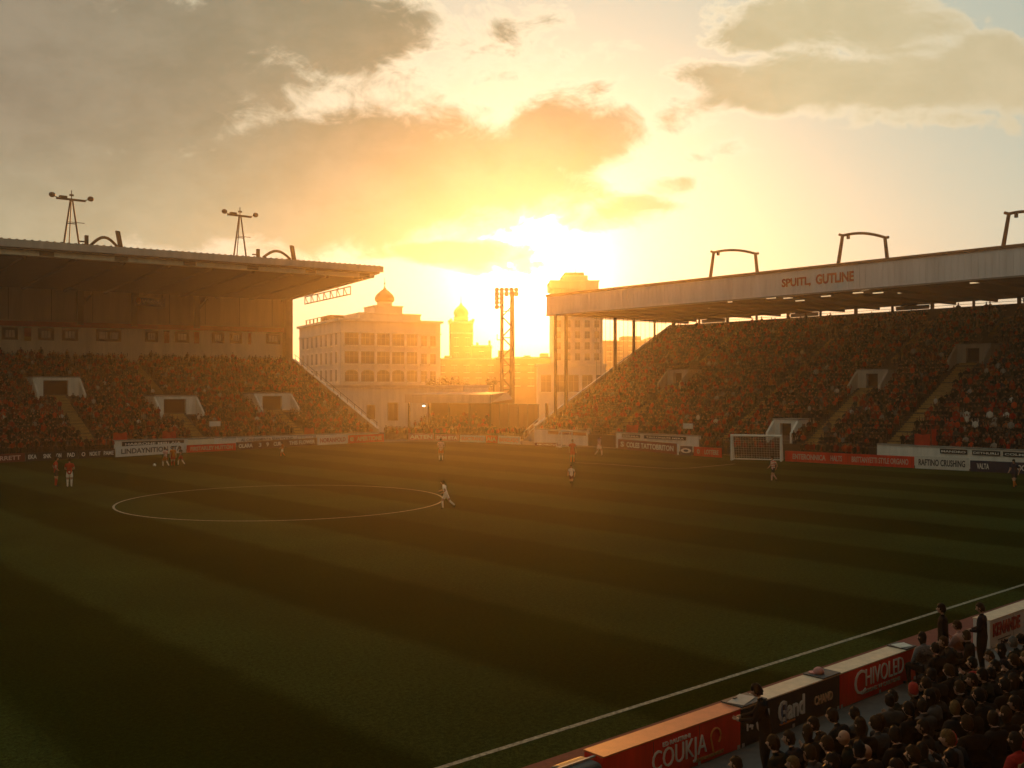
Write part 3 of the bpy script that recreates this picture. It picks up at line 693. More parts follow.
# small notice boards among the front rows
for (P, d, od, rz, px, lab) in ((Q0, q_dir, m_dir, QR, 215, 'small pale notice board on a post at the front of the left stand'), (W0, r_dir, o_dir, RR, 688, 'small pale notice board on a post at the front of the right stand')):
    y = .5; x = solve(P+od*y, d, px)
    t = thing('notice_board', lab, 'notice board', P+d*x+od*y+Vector((0,0,1.2)), rz)
    mb = MB(); mb.box(-.7,.7,-.03,.03,1.4,2.0,white_board); mb.obj('panel', t)
    for s in (-.6,.6):
        mb = MB(); mb.tube([(s,.05,-.3),(s,.05,2.1)], .035, dark_steel, 6); mb.obj('post', t)

# ------------------------------------------------------------------ goals
def goal(px0, y0, px1, y1, h, dep, label, r=.06, net=True):
    a, b_ = ground(px0, y0), ground(px1, y1); v = b_-a; L_ = v.length; rz = math.atan2(v.y, v.x)
    t = thing('football_goal', label, 'goal', a, rz)
    for x in (0, L_):
        mb = MB(); mb.tube([(x,0,.01),(x,0,h)], r, white_gloss, 10); mb.obj('post', t)
        mb = MB(); mb.tube([(x,0,h-.03),(x,dep*.45,h-.1),(x,dep,.06)], r*.6, white_gloss, 8); mb.obj('stay', t)
    mb = MB(); mb.tube([(-r,0,h),(L_+r,0,h)], r, white_gloss, 10); mb.obj('crossbar', t)
    mb = MB(); mb.tube([(0,dep,.05),(L_,dep,.05)], r*.6, white_gloss, 8); mb.tube([(0,0,.05),(0,dep,.05)], r*.6, white_gloss, 8); mb.tube([(L_,0,.05),(L_,dep,.05)], r*.6, white_gloss, 8); mb.obj('ground_frame', t)
    if net:
        mb = MB(); nm = mat('net_cord', (.55,.55,.52), .8, .1, 4); w = .011
        def P(x, q):  # q 0..1 along roof+back profile
            if q < .3: return (x, dep*.45*q/.3, h-.03-.07*q/.3)
            k = (q-.3)/.7; return (x, dep*.45+dep*.55*k+.0, (h-.1)*(1-k)+.05*k)
        nx = int(L_/.24); nq = 14
        for i in range(nx+1): mb.tube([P(L_*i/nx, q/nq) for q in range(nq+1)], w, nm, 3, False)
        for q in range(1, nq): mb.tube([P(0, q/nq), P(L_, q/nq)], w, nm, 3, False)
        for x in (0, L_):
            for i in range(1, 8):
                yy = dep*i/8; zt = h-.05-.05*(yy/(dep*.45)) if yy < dep*.45 else (h-.1)*(1-(yy-dep*.45)/(dep*.55))
                mb.tube([(x,yy,.05),(x,yy,max(.1,zt))], w, nm, 3, False)
            for i in range(1, 9):
                z = h*i/10; ymax = dep*.45+dep*.55*(1-z/(h-.1)); mb.tube([(x,0,z),(x,ymax,z)], w, nm, 3, False)
        mb.obj('net', t)
    return t
goal(731.6, 460.4, 781, 461.6, 2.5, 1.7, 'white goal with hanging net in front of the right stand', r=.11)
goal(561.5, 447.6, 572, 447.2, 2.0, 1.1, 'small faint white goal frame in front of the pale wall near the sun glow', r=.07)
t = thing('marker_post', 'short white post in front of the dark red board right end', 'post', ground(678, 455.6), 0)
mb = MB(); mb.tube([(0,0,.01),(0,0,1.2)], .09, white_gloss, 10); mb.obj('shaft', t); mb = MB(); mb.lathe([(.22,.01),(.2,.06),(.1,.09)], cap_dark, n=12); mb.obj('base', t)
t = thing('football', 'white football on the grass left of the group of three players', 'ball', ground(154.5, 466.2)+Vector((0,0,.11)))
mb = MB(); mb.sphere((0,0,0), .14, white_gloss, 16, 10); mb.obj('shell', t, True)
mb = MB()
for i in range(6):
    a = i*PI/3; mb.sphere((.1*math.cos(a), .1*math.sin(a), .05*(-1)**i), .047, black_board, 6, 4)
mb.obj('panels', t)

# ------------------------------------------------------------------ end between the stands: white building, low canopy, fence
def frame_from(pa, pb):
    v = pb-pa; return pa, math.atan2(v.y, v.x), v.length
# white low building
pa, pb = at(347, 437, 168), at(409, 437, 163); pa.z = pb.z = 0
o, rz, L_ = frame_from(pa, pb)
t = thing('clubhouse', 'low white building with two dark windows between the left stand and the canopy', 'building', o, rz)
hh = 7.4
mb = MB(); mb.box(-4, L_+10, 0, 9, 0, hh, white_wall); wl = mb.obj('wall', t)
mb = MB(); mb.box(-4.2, L_+10.2, -.25, 9.2, hh+.003, hh+.4, grey_fascia); mb.obj('roof', t)
for i, (a, c, ya, yb2) in enumerate(((367, 375, 405, 419), (388, 398, 402.5, 420))):
    za = CAMH+(390-yb2)*.166; zb = CAMH+(390-ya)*.166; xa = solve(o, (pb-pa).normalized(), a); xb = solve(o, (pb-pa).normalized(), c)
    mb = MB(); mb.box(xa,xb,-.08,-.004,za,za+.12,winframe); mb.box(xa,xb,-.08,-.004,zb-.12,zb,winframe); mb.box(xa,xa+.12,-.08,-.004,za+.12,zb-.12,winframe); mb.box(xb-.12,xb,-.08,-.004,za+.12,zb-.12,winframe); mb.box((xa+xb)/2-.05,(xa+xb)/2+.05,-.08,-.004,za+.12,zb-.12,winframe)
    w = mb.obj('window', t); mb = MB(); mb.box(xa+.12,xb-.12,-.03,-.006,za+.12,zb-.12,glass_m); mb.obj('pane', w)
# canopy shelter
pa, pb = at(406, 437, 152), at(491, 437, 147); pa.z = pb.z = 0
o, rz, L_ = frame_from(pa, pb)
t = thing('canopy_shelter', 'low open shelter with pale flat canopy above a few spectators behind the pitch', 'shelter', o, rz)
mb = MB(); mb.hexa([(0,0,5.15),(L_,0,5.15),(L_,9,5.6),(0,9,5.6),(0,0,6.3),(L_,0,6.3),(L_-1,9,6.7),(1,9,6.7)], roof_sheet); cn = mb.obj('canopy', t)
mb = MB(); mb.box(-.1, L_+.1, -.2, -.004, 5.05, 6.35, mat('pale_canopy_fascia', (.66,.58,.48), .8, .2, 1, streak=True)); mb.obj('fascia', cn)
mb = MB(); mb.box(0, L_, 8.6, 8.9, 0, 5.5, mat('brown_back_wall', (.11,.055,.03), .9, .3, 1)); mb.obj('back_wall', t)
for i in range(5):
    x = .3+(L_-.6)*i/4; mb = MB(); mb.box(x-.12,x+.12,.3,.54,0,5.2,dark_steel); mb.obj('post', t)
stepped(0.2, L_-.2, 1.2, .5, 5, 1.2, .35, .002, terrace_m).obj('terrace', t)
mb = MB(); mb.tube([(L_*.18,1,5.05),(L_*.18,1,4.7)], .03, dark_steel, 6); mb.lathe([(.28,4.5),(.2,4.62),(.05,4.7)], lampm if False else mat('lit_lamp_glass', (.9,.85,.7), .4, .05, 3, emit=((1,.85,.6), 4)), c=(L_*.18,1), n=10); mb.obj('lamp', t)
o_can, rz_can, L_can = o, rz, L_
# low boundary fence from canopy to right stand
pa, pb = at(491, 437, 150), at(538, 437, 139); pa.z = pb.z = 0
o, rz, L_ = frame_from(pa, pb)
t = thing('boundary_fence', 'long low panel fence with thin posts between the canopy and the right stand', 'fence', o, rz)
mb = MB(); mb.box(0, L_, 0, .12, .0, 4.9, mat('brown_fence_panel', (.17,.09,.05), .9, .3, 1.5, streak=True)); mb.obj('panel', t)
for i in range(6):
    x = L_*i/5; mb = MB(); mb.box(x-.05,x+.05,-.12,-.004,0,5.0,roof_sheet); mb.obj('post', t)
mb = MB(); mb.box(-.1, L_+.1, -.02, .16, 4.903, 5.03, dark_steel); mb.obj('rail', t)
# stair with handrail at the right stand's far corner
pa, pb = at(527, 437, 137), at(547, 437, 134.5); pa.z = pb.z = 0
o, rz, L_ = frame_from(pa, pb)
t = thing('access_stair', 'small external stair with pale handrail at the left end of the right stand', 'stair', o, rz)
mb = MB()
for i in range(8): mb.box(L_*i/8, L_*(i+1)/8-.003, -.6, .6, 0, .45+.3*i, concrete)
mb.obj('steps', t)
for s in (-.6,.6):
    mb = MB(); mb.tube([(0,s,1.3),(L_,s,3.8)], .07, white_wall, 6)
    for i in range(5): mb.tube([(L_*i/4,s,.4+.55*i),(L_*i/4,s,1.3+2.5*i/4)], .05, white_wall, 6)
    mb.obj('handrail', t)
mb = MB(); mb.box(L_-.15,L_+.15,-.15,.15,0,5.2,dark_steel); mb.obj('newel_post', t)

# ------------------------------------------------------------------ floodlight pylon
pp = at(507, 437, 185); pp.z = 0
t = thing('floodlight_pylon', 'tall twin-post floodlight pylon between the domed tower and the sun', 'floodlight pylon', pp, 0)
top = CAMH+(390-291)*.185
py_m = mat('pylon_steel', (.03,.024,.02), .6, .3, 2)
for x, w in ((-.95,.42),(.95,.55)):
    mb = MB(); mb.tube([(x,0,0),(x,0,top)], [w,w*.75], py_m, 10); mb.obj('post', t)
for z in (7, 11.5, 16.6, 21.5):
    mb = MB(); mb.box(-.95,.95,-.09,.09,z,z+.18,py_m); mb.obj('crosspiece', t)
mb = MB()
for i in range(10):
    z = 3.5+i*1.9; mb.tube([(-.9,0,z),(.9,0,z+1.9)] if i % 2 else [(.9,0,z),(-.9,0,z+1.9)], .15, py_m, 6)
mb.obj('bracing', t)
mb = MB(); mb.box(-1.9,-.95,-.2,.2,16.2,16.35,py_m); mb.box(-1.9,-1.75,-.2,.2,16.35,17.3,py_m); mb.obj('platform', t)
for r_ in range(5):
    for i in range(5):
        x = -1.75+i*.85
        if r_ > 1 and i > 1: continue
        z = top+.1-r_*.8
        mb = MB(); mb.lathe([(.16,.0),(.40,.14),(.46,.40),(.40,.42)], py_m, n=10)
        l_ = mb.obj('floodlight', t, loc=(x, -.35, z)); l_.rotation_euler = (math.radians(75), 0, .15*(i-2.5))
for r_ in range(2):
    mb = MB(); mb.box(-2.6,2.5,-.08,.08,top-.25-r_*.75,top-.15-r_*.75,py_m); mb.obj('lamp_rail', t)
mb = MB(); mb.box(-2.6,-.9,-.08,.08,top-1.75,top-1.66,py_m); mb.obj('lamp_rail', t)
t = thing('street_lamp', 'small lamp post standing left of the pylon foot', 'street lamp', Vector((at(494,437,160).x, 160, 0)), 0)
mb = MB(); mb.tube([(0,0,0),(0,0,8.4)], .09, py_m, 8); mb.obj('pole', t); mb = MB(); mb.box(-.1,1.2,-.08,.08,8.35,8.45,py_m); mb.box(.7,1.3,-.12,.12,8.25,8.34,py_m); mb.obj('arm', t)

# ------------------------------------------------------------------ city
stone = mat('pale_render', (.72,.63,.54), .9, .22, .35, streak=True)
stone2 = mat('pale_cornice', (.76,.68,.58), .9, .2, .6)
brick = mat('brown_masonry', (.22,.14,.09), .9, .3, .4)
copper = mat('dome_metal', (.12,.10,.07), .7, .25, 1.5)
def window_mesh(w, h, bars=2, arch=False):
    mb = MB(); fr = mat('city_window_frame', (.33,.28,.22), .8, .2, 2)
    if arch:
        pl = [(-w/2,0),(w/2,0)]+[(w/2*math.cos(q), h-w*.28+w*.28*math.sin(q)) for q in [PI*i/10 for i in range(11)]]
        mb.prism(pl, 'y', -.03, -.004, glass_m)
    else: mb.box(-w/2, w/2, -.03, -.004, 0, h, glass_m)
    for i in range(1, bars+1): mb.box(-w/2+w*i/(bars+1)-.07, -w/2+w*i/(bars+1)+.07, -.09, -.032, 0, h*.97, fr)
    mb.box(-w/2, w/2, -.085, -.032, h*.58, h*.58+.12, fr)
    mb.box(-w/2-.25, w/2+.25, -.3, -.003, -.28, -.004, stone2); mb.box(-w/2-.15, w/2+.15, -.14, -.003, h+.004, h+.22, stone2)
    return mb.mesh('window')
def put(me, name, parent, loc, rz=0):
    o = bpy.data.objects.new(name, me); col.objects.link(o); o.parent = parent; o.location = loc; o.rotation_euler.z = rz; return o
Cn = Vector((-37.8, 220, 0)); a22 = math.radians(27); ex = Vector((math.cos(a22), math.sin(a22), 0)); ey = Vector((-math.sin(a22), math.cos(a22), 0))
A = thing('domed_building', 'pale four storey corner building with small onion cupola on its roof, behind the left stand', 'building', Cn, a22)
WF = 23.9; HD = 22.3; a_side = math.radians(3)
mb = MB(); mb.box(0, WF, 0, 34, 0, HD, stone); mb.obj('wall', A)
mb = MB()
for z, e in ((HD+.003, .55), (HD-2.6, .25), (8.2, .3)):
    hgt = .55 if e > .5 else .3
    if z > HD: mb.box(-e, WF+e, -e, 34+e, z, z+hgt, stone2)
    else:
        mb.box(-e, WF+e, -e, -.003, z, z+hgt, stone2); mb.box(-e, -.003, .0, 34, z, z+hgt, stone2)
mb.obj('cornice', A)
mb = MB(); mb.box(4.6, WF-4.8, .3, 14, HD+.56, HD+1.75, stone); mb.box(4.4, WF-4.6, .1, 14.2, HD+1.753, HD+2.0, stone2); mb.box(8.2, 14.8, .6, 8, HD+2.003, HD+3.5, stone); mb.box(8.0, 15.0, .4, 8.2, HD+3.503, HD+3.75, stone2); mb.obj('parapet', A)
mb = MB(); c = (11.6, 3.6); zb = HD+3.753
mb.lathe([(1.75,zb),(1.75,zb+.9),(1.9,zb+1.0)], stone2, c, 20); mb.obj('drum', A, True)
mb = MB(); mb.lathe([(1.95,zb+1.003),(2.25,zb+1.5),(2.2,zb+2.1),(1.8,zb+2.8),(1.0,zb+3.5),(.35,zb+4.0),(.14,zb+4.5),(.06,zb+4.9)], copper, c, 20); cu_ = mb.obj('cupola', A, True)
mb = MB(); mb.tube([(c[0],c[1],zb+4.7),(c[0],c[1],zb+6.6)], [.09,.04], copper, 6); mb.sphere((c[0],c[1],zb+5.3), .22, copper, 8, 6); mb.obj('finial', cu_)
mb = MB()
for i in range(7): mb.box(-.2+.3*0, .1, 8+i*3.2, 8.2+i*3.2, HD+.56, HD+1.6, copper)
mb.box(-.1,.0,8,28,HD+1.603,HD+1.75,copper); mb.box(1.5,6,12,20,HD+.56,HD+2.1,brick); mb.obj('roof_railing', A)
big_w = window_mesh(3.1, 2.7, 2); arch_w = window_mesh(3.0, 2.6, 2, True); small_w = window_mesh(1.35, 2.4, 1); side_w = window_mesh(1.5, 2.6, 1)
for r_, z in enumerate((17.0, 12.9, 8.9)):
    for x in (2.6, 6.3, 9.95, 13.5, 16.9): put(arch_w if r_ == 2 else big_w, 'window', A, (x, 0, z))
    for x in (19.8, 22.0): put(small_w, 'window', A, (x, 0, z))
    for i in range(8): put(side_w, 'window', A, (0, 3.0+i*3.9, z), -PI/2)
for x in (16.9, 19.8, 22.0): put(small_w, 'window', A, (x, 0, 5.0))
mb = MB(); mb.box(1.4, 14.4, -.05, -.004, 5.2, 6.6, glass_m)
for i in range(1, 5): mb.box(1.4+13*i/5-.12, 1.4+13*i/5+.12, -.12, -.052, 5.2, 6.6, stone2)
mb.obj('window_band', A)
for i in range(6):
    x = [.4, 4.45, 8.15, 11.75, 15.25, 18.4][i]; mb = MB(); mb.box(x-.3, x+.3, -.16, -.003, 8.6, 19.6, stone2); mb.obj('pilaster', A)

# domed tower
p = Vector((at(461,437,400).x, 400, 0)); A = thing('domed_tower', 'square tower with small onion dome and spire on the skyline left of the pylon', 'tower', p, math.radians(8))
zt = CAMH+(390-324)*.4; w = 4.4
mb = MB(); mb.box(-w, w, -w, w, 0, zt, brick); mb.obj('shaft', A)
mb = MB(); mb.box(-w-.3, w+.3, -w-.3, w+.3, zt+.003, zt+.8, stone2)
for sx_ in (-1, 1):
    for sy in (-1, 1): mb.box(sx_*w-.5, sx_*w+.5, sy*w-.5, sy*w+.5, zt+.803, zt+1.8, stone2)
mb.box(-w-.2, w+.2, -w-.2, -w-.003, zt-4.2, zt-3.6, stone2); mb.obj('cornice', A)
mb = MB(); mb.lathe([(2.9,zt+.803),(2.8,zt+2.4),(3.1,zt+2.6),(2.6,zt+2.9),(3.0,zt+4.2),(2.7,zt+5.4),(1.7,zt+6.6),(.7,zt+7.4),(.3,zt+8.4)], copper, n=18); d_ = mb.obj('dome', A, True)
mb = MB(); mb.tube([(0,0,zt+8.2),(0,0,zt+12)], [.18,.05], copper, 6); mb.obj('spire', d_)
tw = window_mesh(1.6, 3.2, 1, True)
for z in (zt-9, zt-15, zt-21):
    for x in (-2.2, 2.2): put(tw, 'window', A, (x, -w, z))
# long low blocks on the skyline
def block(px0, px1, ytop, Y, dep, m, label, roof=None, rows=2, wins=True):
    xa, xb = at(px0,0,Y).x, at(px1,0,Y).x; zt = CAMH+(390-ytop)/F*Y
    A = thing('distant_building', label, 'building', Vector((xa, Y, 0)), 0)
    mb = MB(); mb.box(0, xb-xa, 0, dep, 0, zt, m); mb.obj('wall', A)
    mb = MB(); mb.box(-.3, xb-xa+.3, -.3, dep+.3, zt+.003, zt+.5, stone2)
    mb.obj('roof_edge', A)
    if roof:
        mb = MB()
        for (u0, u1, hh_) in roof: mb.box((xb-xa)*u0, (xb-xa)*u1, dep*.2, dep*.7, zt+.503, zt+.5+hh_, brick)
        mb.obj('roof_structure', A)
    if wins:
        me = window_mesh(1.7, 2.2, 1); n = int((xb-xa)/4)
        for r_ in range(rows):
            for i in range(n): put(me, 'window', A, ((i+.5)*(xb-xa)/n, 0, zt-4.2-r_*4.2))
    return A
block(436, 497, 359.5, 330, 20, brick, 'wide brown block behind the shrubs below the domed tower', [(.12,.22,.9),(.6,.8,1.2)])
block(472, 491, 346.5, 380, 16, brick, 'taller brown block adjoining the domed tower', [(.2,.3,1.2),(.85,.95,2.0)])
block(496, 552, 358.5, 310, 22, mat('brown_masonry_dark', (.17,.11,.07), .9, .3, .4), 'wide brown block behind the pylon', [(.03,.26,2.2),(.5,.62,.6),(.80,.95,1.3)])
block(604, 668, 341.5, 420, 24, brick, 'far brown block seen through the right stand end screen', [(.3,.6,2)])
block(650, 760, 338, 430, 24, brick, 'far brown block behind the back of the right stand', [(.2,.5,2)], wins=False)
A = block(538, 606, 366, 225, 14, stone, 'low pale building with framed windows at the foot of the tall tower', None, wins=False)
me = window_mesh(2.3, 3.8, 1)
for i in range(5): put(me, 'window', A, (1.8+i*3.1, 0, 6.6))
# tall tower block
xa, xb = at(553,0,300).x, at(602,0,300).x; zt = CAMH+(390-289)*.3
A = thing('tower_block', 'tall pale stepped tower block rising behind the left end of the right roof', 'tower', Vector((xa, 300, 0)), math.radians(2)); W_ = xb-xa
mb = MB(); mb.box(0, W_, 0, 15, 0, zt, stone); mb.obj('wall', A)
mb = MB(); mb.box(-.8, W_*.93, -.8, 14, zt+.003, zt+2.2, stone); mb.box(-1.0, W_*.95, -1.0, 14.2, zt+2.203, zt+2.6, stone2); mb.box(W_*.2, W_*.73, 2, 11, zt+2.603, zt+4.4, stone); mb.box(W_*.26, W_*.66, 3, 10, zt+4.403, zt+5.4, copper); mb.obj('crown', A)
mb = MB(); mb.tube([(W_*.5,6,zt+5.4),(W_*.5,6,zt+9)], [.15,.05], copper, 6); mb.obj('antenna', A)
me = window_mesh(1.5, 2.1, 1)
for r_ in range(9):
    for i in range(5): put(me, 'window', A, (1.6+i*2.9, 0, 6+r_*3.3))
mb = MB()
for i in range(6): mb.box(.05+i*2.92, .35+i*2.92, -.35, -.003, 4, zt-.5, stone2)
mb.obj('pilasters', A)

# ------------------------------------------------------------------ trees behind the canopy
leaf_m, nt, b = new_mat('leaves'); N = nt.nodes; Lk = nt.links
tc = N.new('ShaderNodeTexCoord'); no = N.new('ShaderNodeTexNoise'); no.inputs['Scale'].default_value = .9; no.inputs['Detail'].default_value = 4; Lk.new(tc.outputs['Object'], no.inputs['Vector'])
r_ = N.new('ShaderNodeValToRGB'); r_.color_ramp.elements[0].color = (.035,.045,.015,1); r_.color_ramp.elements[1].color = (.11,.10,.03,1); Lk.new(no.outputs['Fac'], r_.inputs[0]); Lk.new(r_.outputs[0], b.inputs['Base Color']); b.inputs['Roughness'].default_value = .8
bark = mat('bark', (.07,.05,.035), .95, .35, 6, bump=.5)
def tree(p, h, rad, n, label):
    A = thing('tree', label, 'tree', p, random.uniform(0, 6), 'trees behind the low canopy')
    mb = MB(); mb.tube([(0,0,0),(.1,.05,h*.4),(.05,.1,h*.75)], [rad*.09,rad*.06,rad*.03], bark, 8)
    lobes = []
    for i in range(9):
        a = i*2.4; q = rad*random.uniform(.25,.8); z = h*random.uniform(.5,.92); c = (q*math.cos(a), q*math.sin(a), z); lobes.append((c, rad*random.uniform(.3,.5)))
        mb.tube([(.05,.05,h*random.uniform(.3,.55)),(c[0]*.6,c[1]*.6,z-.3),c], [rad*.04,rad*.025,rad*.01], bark, 5)
    mb.obj('trunk', A)
    mb = MB(); vs = []; fs = []
    for i in range(n):
        c, rr = random.choice(lobes); v = Vector((random.gauss(0,1),random.gauss(0,1),random.gauss(0,.8))).normalized()*rr*random.uniform(.4,1.15)
        s = random.uniform(.1,.24); a_ = Vector((random.gauss(0,1),random.gauss(0,1),random.gauss(0,1))).normalized(); b2 = a_.orthogonal().normalized(); k = len(vs); q = Vector(c)+v
        vs += [q-a_*s, q+b2*s*.6, q+a_*s, q-b2*s*.6]; fs.append((k,k+1,k+2,k+3))
    mb.add(vs, fs, leaf_m); mb.obj('crown', A)
for (px, Y, ytop, rad, lab) in ((430, 172, 377, 2.6, 'bushy tree just right of the domed building, left of the other trees'), (448, 175, 374, 3.0, 'rounded bushy tree, second from the left behind the canopy'), (466, 174, 375.5, 2.7, 'bushy tree behind the right half of the canopy'), (483, 178, 379, 2.4, 'smallest bushy tree, rightmost behind the canopy')):
    p = Vector((at(px,0,Y).x, Y, 0)); tree(p, (CAMH+(390-ytop)/F*Y)*1.02, rad, 1500, lab)
# ------------------------------------------------------------------ people
skinm = mat('skin', (.42,.24,.16), .6, .12, 9); skin2 = mat('tan_skin', (.30,.16,.10), .6, .12, 9)
HAIR = [mat('dark_brown_hair', (.025,.016,.010), .6, .3, 30, spec=.06), mat('black_hair', (.010,.009,.008), .5, .3, 30, spec=.06), mat('brown_hair', (.045,.024,.011), .7, .4, 40, spec=.06), mat('fair_hair', (.13,.075,.03), .7, .4, 40, spec=.06), mat('grey_hair', (.11,.10,.09), .7, .4, 40, spec=.06)]
eye_m = mat('dark_eye', (.02,.015,.012), .3, .1, 5); lip_m = mat('lip', (.30,.11,.08), .5, .1, 9)
def cloth(name, c): return mat(name, c, .95, .3, 14, spec=.04)
V = Vector
def base_pose():
    J = dict(pelvis=V((0,0,.97)), waist=V((0,0,1.10)), chest=V((0,.01,1.28)), upper=V((0,0,1.41)), neck=V((0,0,1.49)), head=V((0,.015,1.56)))
    for s, k in ((-1,'L'),(1,'R')):
        J['sh'+k] = V((s*.185,-.005,1.42)); J['el'+k] = V((s*.235,-.03,1.15)); J['wr'+k] = V((s*.245,.06,.91))
        J['hp'+k] = V((s*.095,0,.91)); J['kn'+k] = V((s*.105,.02,.50)); J['an'+k] = V((s*.11,-.02,.09)); J['to'+k] = V((s*.125,.15,.04))
    J['hy'] = 0.; J['hp_'] = 0.
    return J
def lean(J, ang, pivot='pelvis', side=0.0):
    R_ = Matrix.Rotation(-ang, 3, 'X') @ Matrix.Rotation(side, 3, 'Y'); p = J[pivot].copy()
    for k in ('waist','chest','upper','neck','head','shL','shR','elL','elR','wrL','wrR'): J[k] = p+R_@(J[k]-p)
    return J
def sit_pose(v=0):
    J = base_pose(); dz = -.97+.50
    for k in J:
        if isinstance(J[k], Vector): J[k] = J[k]+V((0,0,dz))
    for s, k in ((-1,'L'),(1,'R')):
        J['hp'+k] = V((s*.1,.0,.50)); J['kn'+k] = V((s*.14,.44,.50)); J['an'+k] = V((s*.13,.40,.09)); J['to'+k] = V((s*.15,.57,.04))
        J['el'+k] = V((s*.25,.10,.68)); J['wr'+k] = V((s*.12,.32,.60))
    lean(J, .12)
    if v == 1:
        lean(J, .25)
        for s, k in ((-1,'L'),(1,'R')): J['el'+k] = V((s*.22,.34,.62)); J['wr'+k] = V((s*.05,.46,.74))
    if v == 2:     # clapping
        for s, k in ((-1,'L'),(1,'R')): J['el'+k] = V((s*.27,.16,.72)); J['wr'+k] = V((s*.06,.36,.92))
        J['hy'] = .4
    if v == 3: J['hy'] = -.5; J['elR'] = V((.30,.12,.80)); J['wrR'] = V((.14,.22,1.02))
    return J
def stand_pose(v=0):
    J = base_pose()
    if v == 1:     # hands joined in front
        for s, k in ((-1,'L'),(1,'R')): J['el'+k] = V((s*.26,.05,1.15)); J['wr'+k] = V((s*.07,.26,1.10))
        J['hp_'] = .25
    if v == 2:     # both forearms forward over a ledge
        lean(J, .18)
        for s, k in ((-1,'L'),(1,'R')): J['el'+k] = V((s*.24,.20,1.16)); J['wr'+k] = V((s*.10,.46,1.13))
        J['hp_'] = .3
    if v == 3:     # hands on hips
        for s, k in ((-1,'L'),(1,'R')): J['el'+k] = V((s*.38,-.10,1.18)); J['wr'+k] = V((s*.19,.07,1.02))
    return J
def run_pose(v=0):
    J = base_pose(); lean(J, .45)
    J['knL'] = V((-.1,.26,.60)); J['anL'] = V((-.1,.14,.20)); J['toL'] = V((-.1,.31,.10))
    J['knR'] = V((.1,-.20,.52)); J['anR'] = V((.1,-.60,.30)); J['toR'] = V((.1,-.62,.12))
    J['elL'] = J['shL']+V((-.1,-.24,-.14)); J['wrL'] = J['elL']+V((.05,.14,-.18))
    J['elR'] = J['shR']+V((.1,.08,-.24)); J['wrR'] = J['elR']+V((-.08,.22,.06))
    J['hp_'] = -.15
    if v == 2:     # striding with the trunk only slightly forward
        J = base_pose(); lean(J, .27)
        J['knL'] = V((-.1,.20,.53)); J['anL'] = V((-.1,.16,.10)); J['toL'] = V((-.1,.33,.05))
        J['knR'] = V((.1,-.20,.52)); J['anR'] = V((.1,-.52,.26)); J['toR'] = V((.1,-.50,.10))
        J['elL'] = V((-.27,-.02,1.16)); J['wrL'] = V((-.22,.18,1.02)); J['elR'] = V((.28,.24,1.14)); J['wrR'] = V((.20,.42,1.10)); J['hp_'] = -.1
    if v == 1:     # lunging stop, both feet on the ground, wide
        J = base_pose(); 
        for k in J:
            if isinstance(J[k], Vector): J[k] = J[k]-V((0,0,.12))
        lean(J, .5)
        J['knL'] = V((-.12,.30,.50)); J['anL'] = V((-.12,.26,.09)); J['toL'] = V((-.12,.43,.04))
        J['knR'] = V((.12,-.30,.48)); J['anR'] = V((.14,-.66,.16)); J['toR'] = V((.16,-.58,.03))
        J['elL'] = J['shL']+V((-.08,.02,-.27)); J['wrL'] = J['elL']+V((.05,.20,-.10))
        J['elR'] = J['shR']+V((.1,-.06,-.26)); J['wrR'] = J['elR']+V((-.02,.18,-.14)); J['hp_'] = -.25
    return J
def walk_pose():
    J = base_pose(); lean(J, .08)
    J['knL'] = V((-.1,.20,.51)); J['anL'] = V((-.1,.22,.10)); J['toL'] = V((-.1,.39,.06))
    J['knR'] = V((.1,-.06,.50)); J['anR'] = V((.1,-.34,.16)); J['toR'] = V((.1,-.22,.04))
    J['elL'] = V((-.25,-.14,1.17)); J['wrL'] = V((-.24,-.05,.95)); J['elR'] = V((.25,.06,1.17)); J['wrR'] = V((.22,.24,1.02))
    return J
RAD = dict(pelvis=(.155,.115), waist=(.145,.105), chest=(.165,.12), upper=(.13,.095), neck=(.062,.062), head=(.058,.058), sh=(.078,.075), ma=(.060,.058), el=(.050,.048), wr=(.034,.030), pa=(.040,.022),
           hp=(.105,.10), mt=(.088,.088), kn=(.064,.064), an=(.045,.045), to=(.045,.032))
def head_mesh_data():
    n, k = 18, 13; vs = []; fs = []; ms = []
    for i in range(k+1):
        a = PI*i/k
        for j in range(n):
            t = 2*PI*j/n; x, y, z = math.sin(a)*math.sin(t), math.sin(a)*math.cos(t), math.cos(a)
            r = V((x*.076, y*.096, z*.118))
            if z < 0: r.x *= 1+z*.30; r.y *= 1+z*.12
            if y > .5 and z < -.1: r.y += .008
            if y > .93 and -.32 < z < .12: r.y += .026*(1-abs(z+.14)/.3)          # nose
            if y > .75 and .1 < z < .38 and abs(x) > .15: r.y -= .010               # eye hollows
            if abs(x) > .93 and -.25 < z < .2: r.x += math.copysign(.014, x)        # ears
            vs.append(r)
    for i in range(k):
        for j in range(n):
            fs.append((i*n+j, i*n+(j+1)%n, (i+1)*n+(j+1)%n, (i+1)*n+j))
            c = sum((vs[q] for q in fs[-1]), V((0,0,0)))/4
            m = 2
            if c.y > .06 and .008 < c.z < .036 and .018 < abs(c.x) < .05: m = 5
            if c.y > .06 and -.075 < c.z < -.048 and abs(c.x) < .03: m = 6
            ms.append(m)
    return vs, [tuple(reversed(f)) for f in fs], ms
HEAD = head_mesh_data()
def head_matrix(J):
    return Matrix.Translation(J['head']+(J['head']-J['neck']).normalized()*.115) @ Matrix.Rotation(J['hy'], 4, 'Z') @ Matrix.Rotation(-J['hp_'], 4, 'X')
